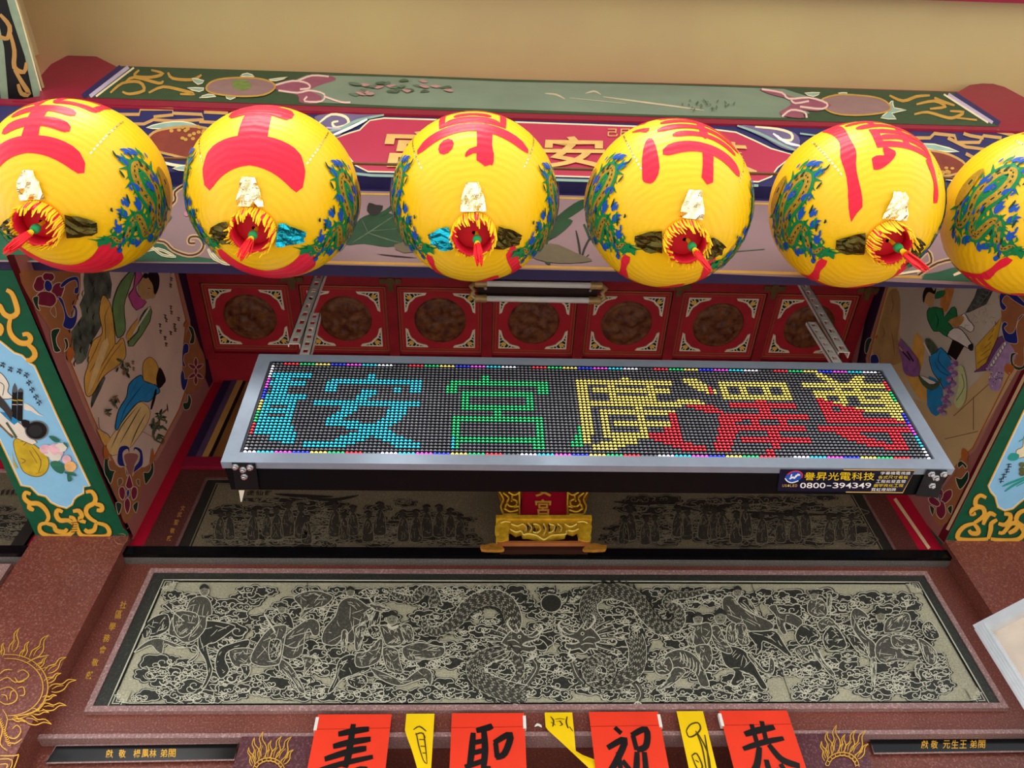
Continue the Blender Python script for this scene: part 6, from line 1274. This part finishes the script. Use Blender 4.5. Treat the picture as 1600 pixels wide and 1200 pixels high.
def TR(pts, x0, w, zoomx): return pts
CHS = {'壽': [((.32, .10), (.52, .085), (.72, .075)), ((.50, .05), (.50, .20), (.48, .26)), ((.28, .16), (.5, .14), (.76, .125)), ((.20, .22), (.5, .185), (.72, .17)), ((.05, .285), (.4, .245), (.82, .21), .07), ((.24, .33), (.34, .36)), ((.44, .30), (.74, .27), (.72, .36)), ((.15, .40), (.8, .36)), ((.3, .46), (.42, .43), (.6, .47)), ((.62, .30), (.6, .52), (.48, .50))],
 '聖': [((.34, .09), (.5, .075), (.56, .065)), ((.30, .10), (.28, .20), (.26, .26)), ((.44, .08), (.46, .18), (.44, .27)), ((.30, .15), (.44, .14)), ((.28, .20), (.46, .185)), ((.2, .265), (.48, .23)), ((.58, .15), (.8, .11), (.72, .2), (.6, .22)), ((.60, .15), (.62, .22)), ((.3, .32), (.72, .29)), ((.24, .37), (.76, .34)), ((.5, .26), (.5, .42)), ((.15, .44), (.85, .41), .07)],
 '祝': [((.34, .08), (.42, .11), .08), ((.2, .18), (.46, .14), (.3, .24), (.16, .3)), ((.34, .2), (.34, .46)), ((.38, .24), (.46, .28)), ((.56, .12), (.78, .09), (.74, .17), (.6, .19)), ((.58, .12), (.6, .19)), ((.6, .2), (.52, .32), (.36, .44)), ((.7, .2), (.68, .36), (.78, .42), (.92, .38))],
 '恭': [((.28, .12), (.5, .1), (.74, .085)), ((.42, .07), (.42, .16)), ((.58, .055), (.56, .15)), ((.2, .19), (.5, .16), (.82, .14), .07), ((.44, .18), (.32, .27), (.14, .33)), ((.58, .17), (.7, .24), (.92, .27)), ((.48, .24), (.46, .4), (.4, .42)), ((.32, .3), (.26, .38)), ((.58, .28), (.62, .32)), ((.66, .26), (.74, .34))]}
for ch, xl, xr, py, lab, cv in (('壽', 497, 612, 1117, 'red paper with the brush character 壽, nearest the left black name strip', .2), ('聖', 706, 819, 1115, 'red paper with the brush character 聖, between two yellow papers', 1.1), ('祝', 920, 1028, 1113, 'red paper with the brush character 祝, under the right carved dragon', 2.0), ('恭', 1123, 1229, 1111, 'red paper with the brush character 恭, rightmost of the red papers', 2.9)):
    e, sf = sheet('red_paper', lab, 'red papers with brush characters', xl, xr, py, RPAP, ZL, cv)
    ink(e, sf, CHS[ch])
    A = Art(lambda x, y, off, sf=sf: sf(x, y)+Vector((0, -off, 0)), base=.0005); A.line([(0, .075), (1, .07)], .004, mat('paper_crease', 'c02a14', .6), smooth=0); A.build('crease', e)
    for u in ((-.04,) if ch in '壽恭' else (1.02,)):
        q = sf(min(1, max(0, u)), .04); MB().box(q.x-.004, q.x+.004, q.y-.0012, q.y+.012, q.z-.022, q.z+.014).build('tape_piece', TAPE, e)
YN = 'yellow papers between the red ones'
def ymark(e, sf, lines, w=.05):
    asp = 7.
    A = Art(lambda x, y, off: sf(x, y/asp)+Vector((0, -off, 0)), base=.0007)
    for l in lines: A.line([(x, y*asp) for x, y in l], w, mat('olive_ink', '4a3c0c', .5), taper=.4)
    A.build('printed_motif', e)
e, sf = sheet('yellow_paper', 'yellow paper narrowing to a point, between the papers 壽 and 聖', YN, 635, 679, 1116, YPAP, ZL+.1, .4, (lambda t: 0 if t < .12 else min(.9, (t-.12)*3.2)**.8*.75, lambda t: 1.0))
ymark(e, sf, [[(.3, .1), (.5, .08), (.75, .11)], [(.35, .13), (.6, .12), (.7, .15)], [(.4, .12), (.38, .2), (.5, .28), (.7, .3)], [(.65, .12), (.68, .2), (.72, .3)], [(.45, .2), (.65, .2)], [(.5, .24), (.7, .24)], [(.45, .16), (.65, .16)]], .06)
e, sf = sheet('yellow_paper', 'yellow paper sweeping sideways like a ribbon, left of the paper 祝', YN, 851, 894, 1114, YPAP, 2.55, 1.5, (lambda t: 0 if t < .22 else (t-.22)*2.8, lambda t: 1.0 if t < .52 else 1+(t-.52)*7.5))
ymark(e, sf, [[(.2, .06), (.3, .12), (.25, .2)], [(.8, .06), (.75, .14), (.8, .22)], [(.35, .1), (.55, .09), (.7, .1)], [(.4, .13), (.6, .12)], [(.5, .12), (.6, .17), (.5, .19)], [(.85, .2), (.95, .26)], [(.2, .14), (.35, .18)]], .06)
e, sf = sheet('yellow_paper', 'straight yellow paper with flower drawing, left of the paper 恭', YN, 1057, 1098, 1112, YPAP, ZL, 2.4)
ymark(e, sf, [[(.2, .1), (.4, .07), (.7, .06), (.75, .09), (.5, .12), (.25, .13), (.2, .1)], [(.55, .1), (.65, .18), (.6, .3)], [(.6, .11), (.8, .2), (.75, .3)], [(.85, .12), (.8, .2), (.7, .3)], [(.2, .22), (.4, .21), (.5, .27), (.3, .28), (.2, .22)], [(.5, .3), (.7, .28), (.85, .33), (.6, .36), (.5, .3)], [(.2, .32), (.4, .31), (.4, .38)], [(.3, .24), (.4, .25)], [(.6, .32), (.7, .32)]], .06)
PTp = Plane((0, YW-.001, 0), (0, -1, 0))
for x, y in ((841, 1134),):
    A = Art(PTp, base=.002); A.fill([(x-6, y+2), (x-2, y-4), (x+5, y-1), (x+5, y+3), (x, y)], TAPE, 2, thick=.002); tag(A.build('tape_scrap'), 'small white scrap of tape between the paper 聖 and the ribbon paper', 'tape')
# ------------------------------------------------------------------ open aluminium door leaf at the right
AL2 = mat('white_aluminium', 'd4d8dc', .35, metal=.3, var=.05); BEI = mat('beige_panel', 'c9b8a8', .5, var=.1, scale=14)
PD = Plane((0, 1.62, 0), (0, -1, 0)); cn = PD(1533, 988); PH = Plane((0, 0, cn.z), (0, 0, -1)); far = PH(1605, 951)
hd = (far-cn); hd.z = 0; hd.normalize(); nd = Vector((hd.y, -hd.x, 0))
if nd.y > 0: nd = -nd
al = empty('aluminium_door_leaf', (cn.x, cn.y, 0)); tag(al, 'white aluminium framed leaf with beige panel at the lower right edge', 'door leaf')
LWd = .75; th = .045
def lf(name, u0, u1, z0_, z1_, d0, d1, m_): return MB().obox(cn+hd*u0+nd*d0+Vector((0, 0, z0_-cn.z)), hd*(u1-u0), nd*(d1-d0), Vector((0, 0, z1_-z0_))).build(name, m_, al)
sw = .03
st0 = lf('stile', 0, sw, 0, cn.z, 0, th, AL2); lf('stile', LWd-sw, LWd, 0, cn.z, 0, th, AL2)
lf('top_rail', sw, LWd-sw, cn.z-.028, cn.z, 0, th, AL2); lf('bottom_rail', sw, LWd-sw, 0, .12, 0, th, AL2)
lf('panel', sw, LWd-sw, .12, cn.z-.028, th*.35, th*.5, BEI)
for i in range(4):
    MB().obox(cn+hd*(-.0025)+nd*(.006+.0105*i)+Vector((0, 0, -cn.z+.02)), hd*.0026, nd*.005, Vector((0, 0, cn.z-.03))).build('groove_rib', AL2, st0)
    MB().obox(cn+hd*(.004+.0068*i)+nd*th+Vector((0, 0, -cn.z+.02)), hd*.0035, nd*.0025, Vector((0, 0, cn.z-.03))).build('groove_rib', AL2, st0)
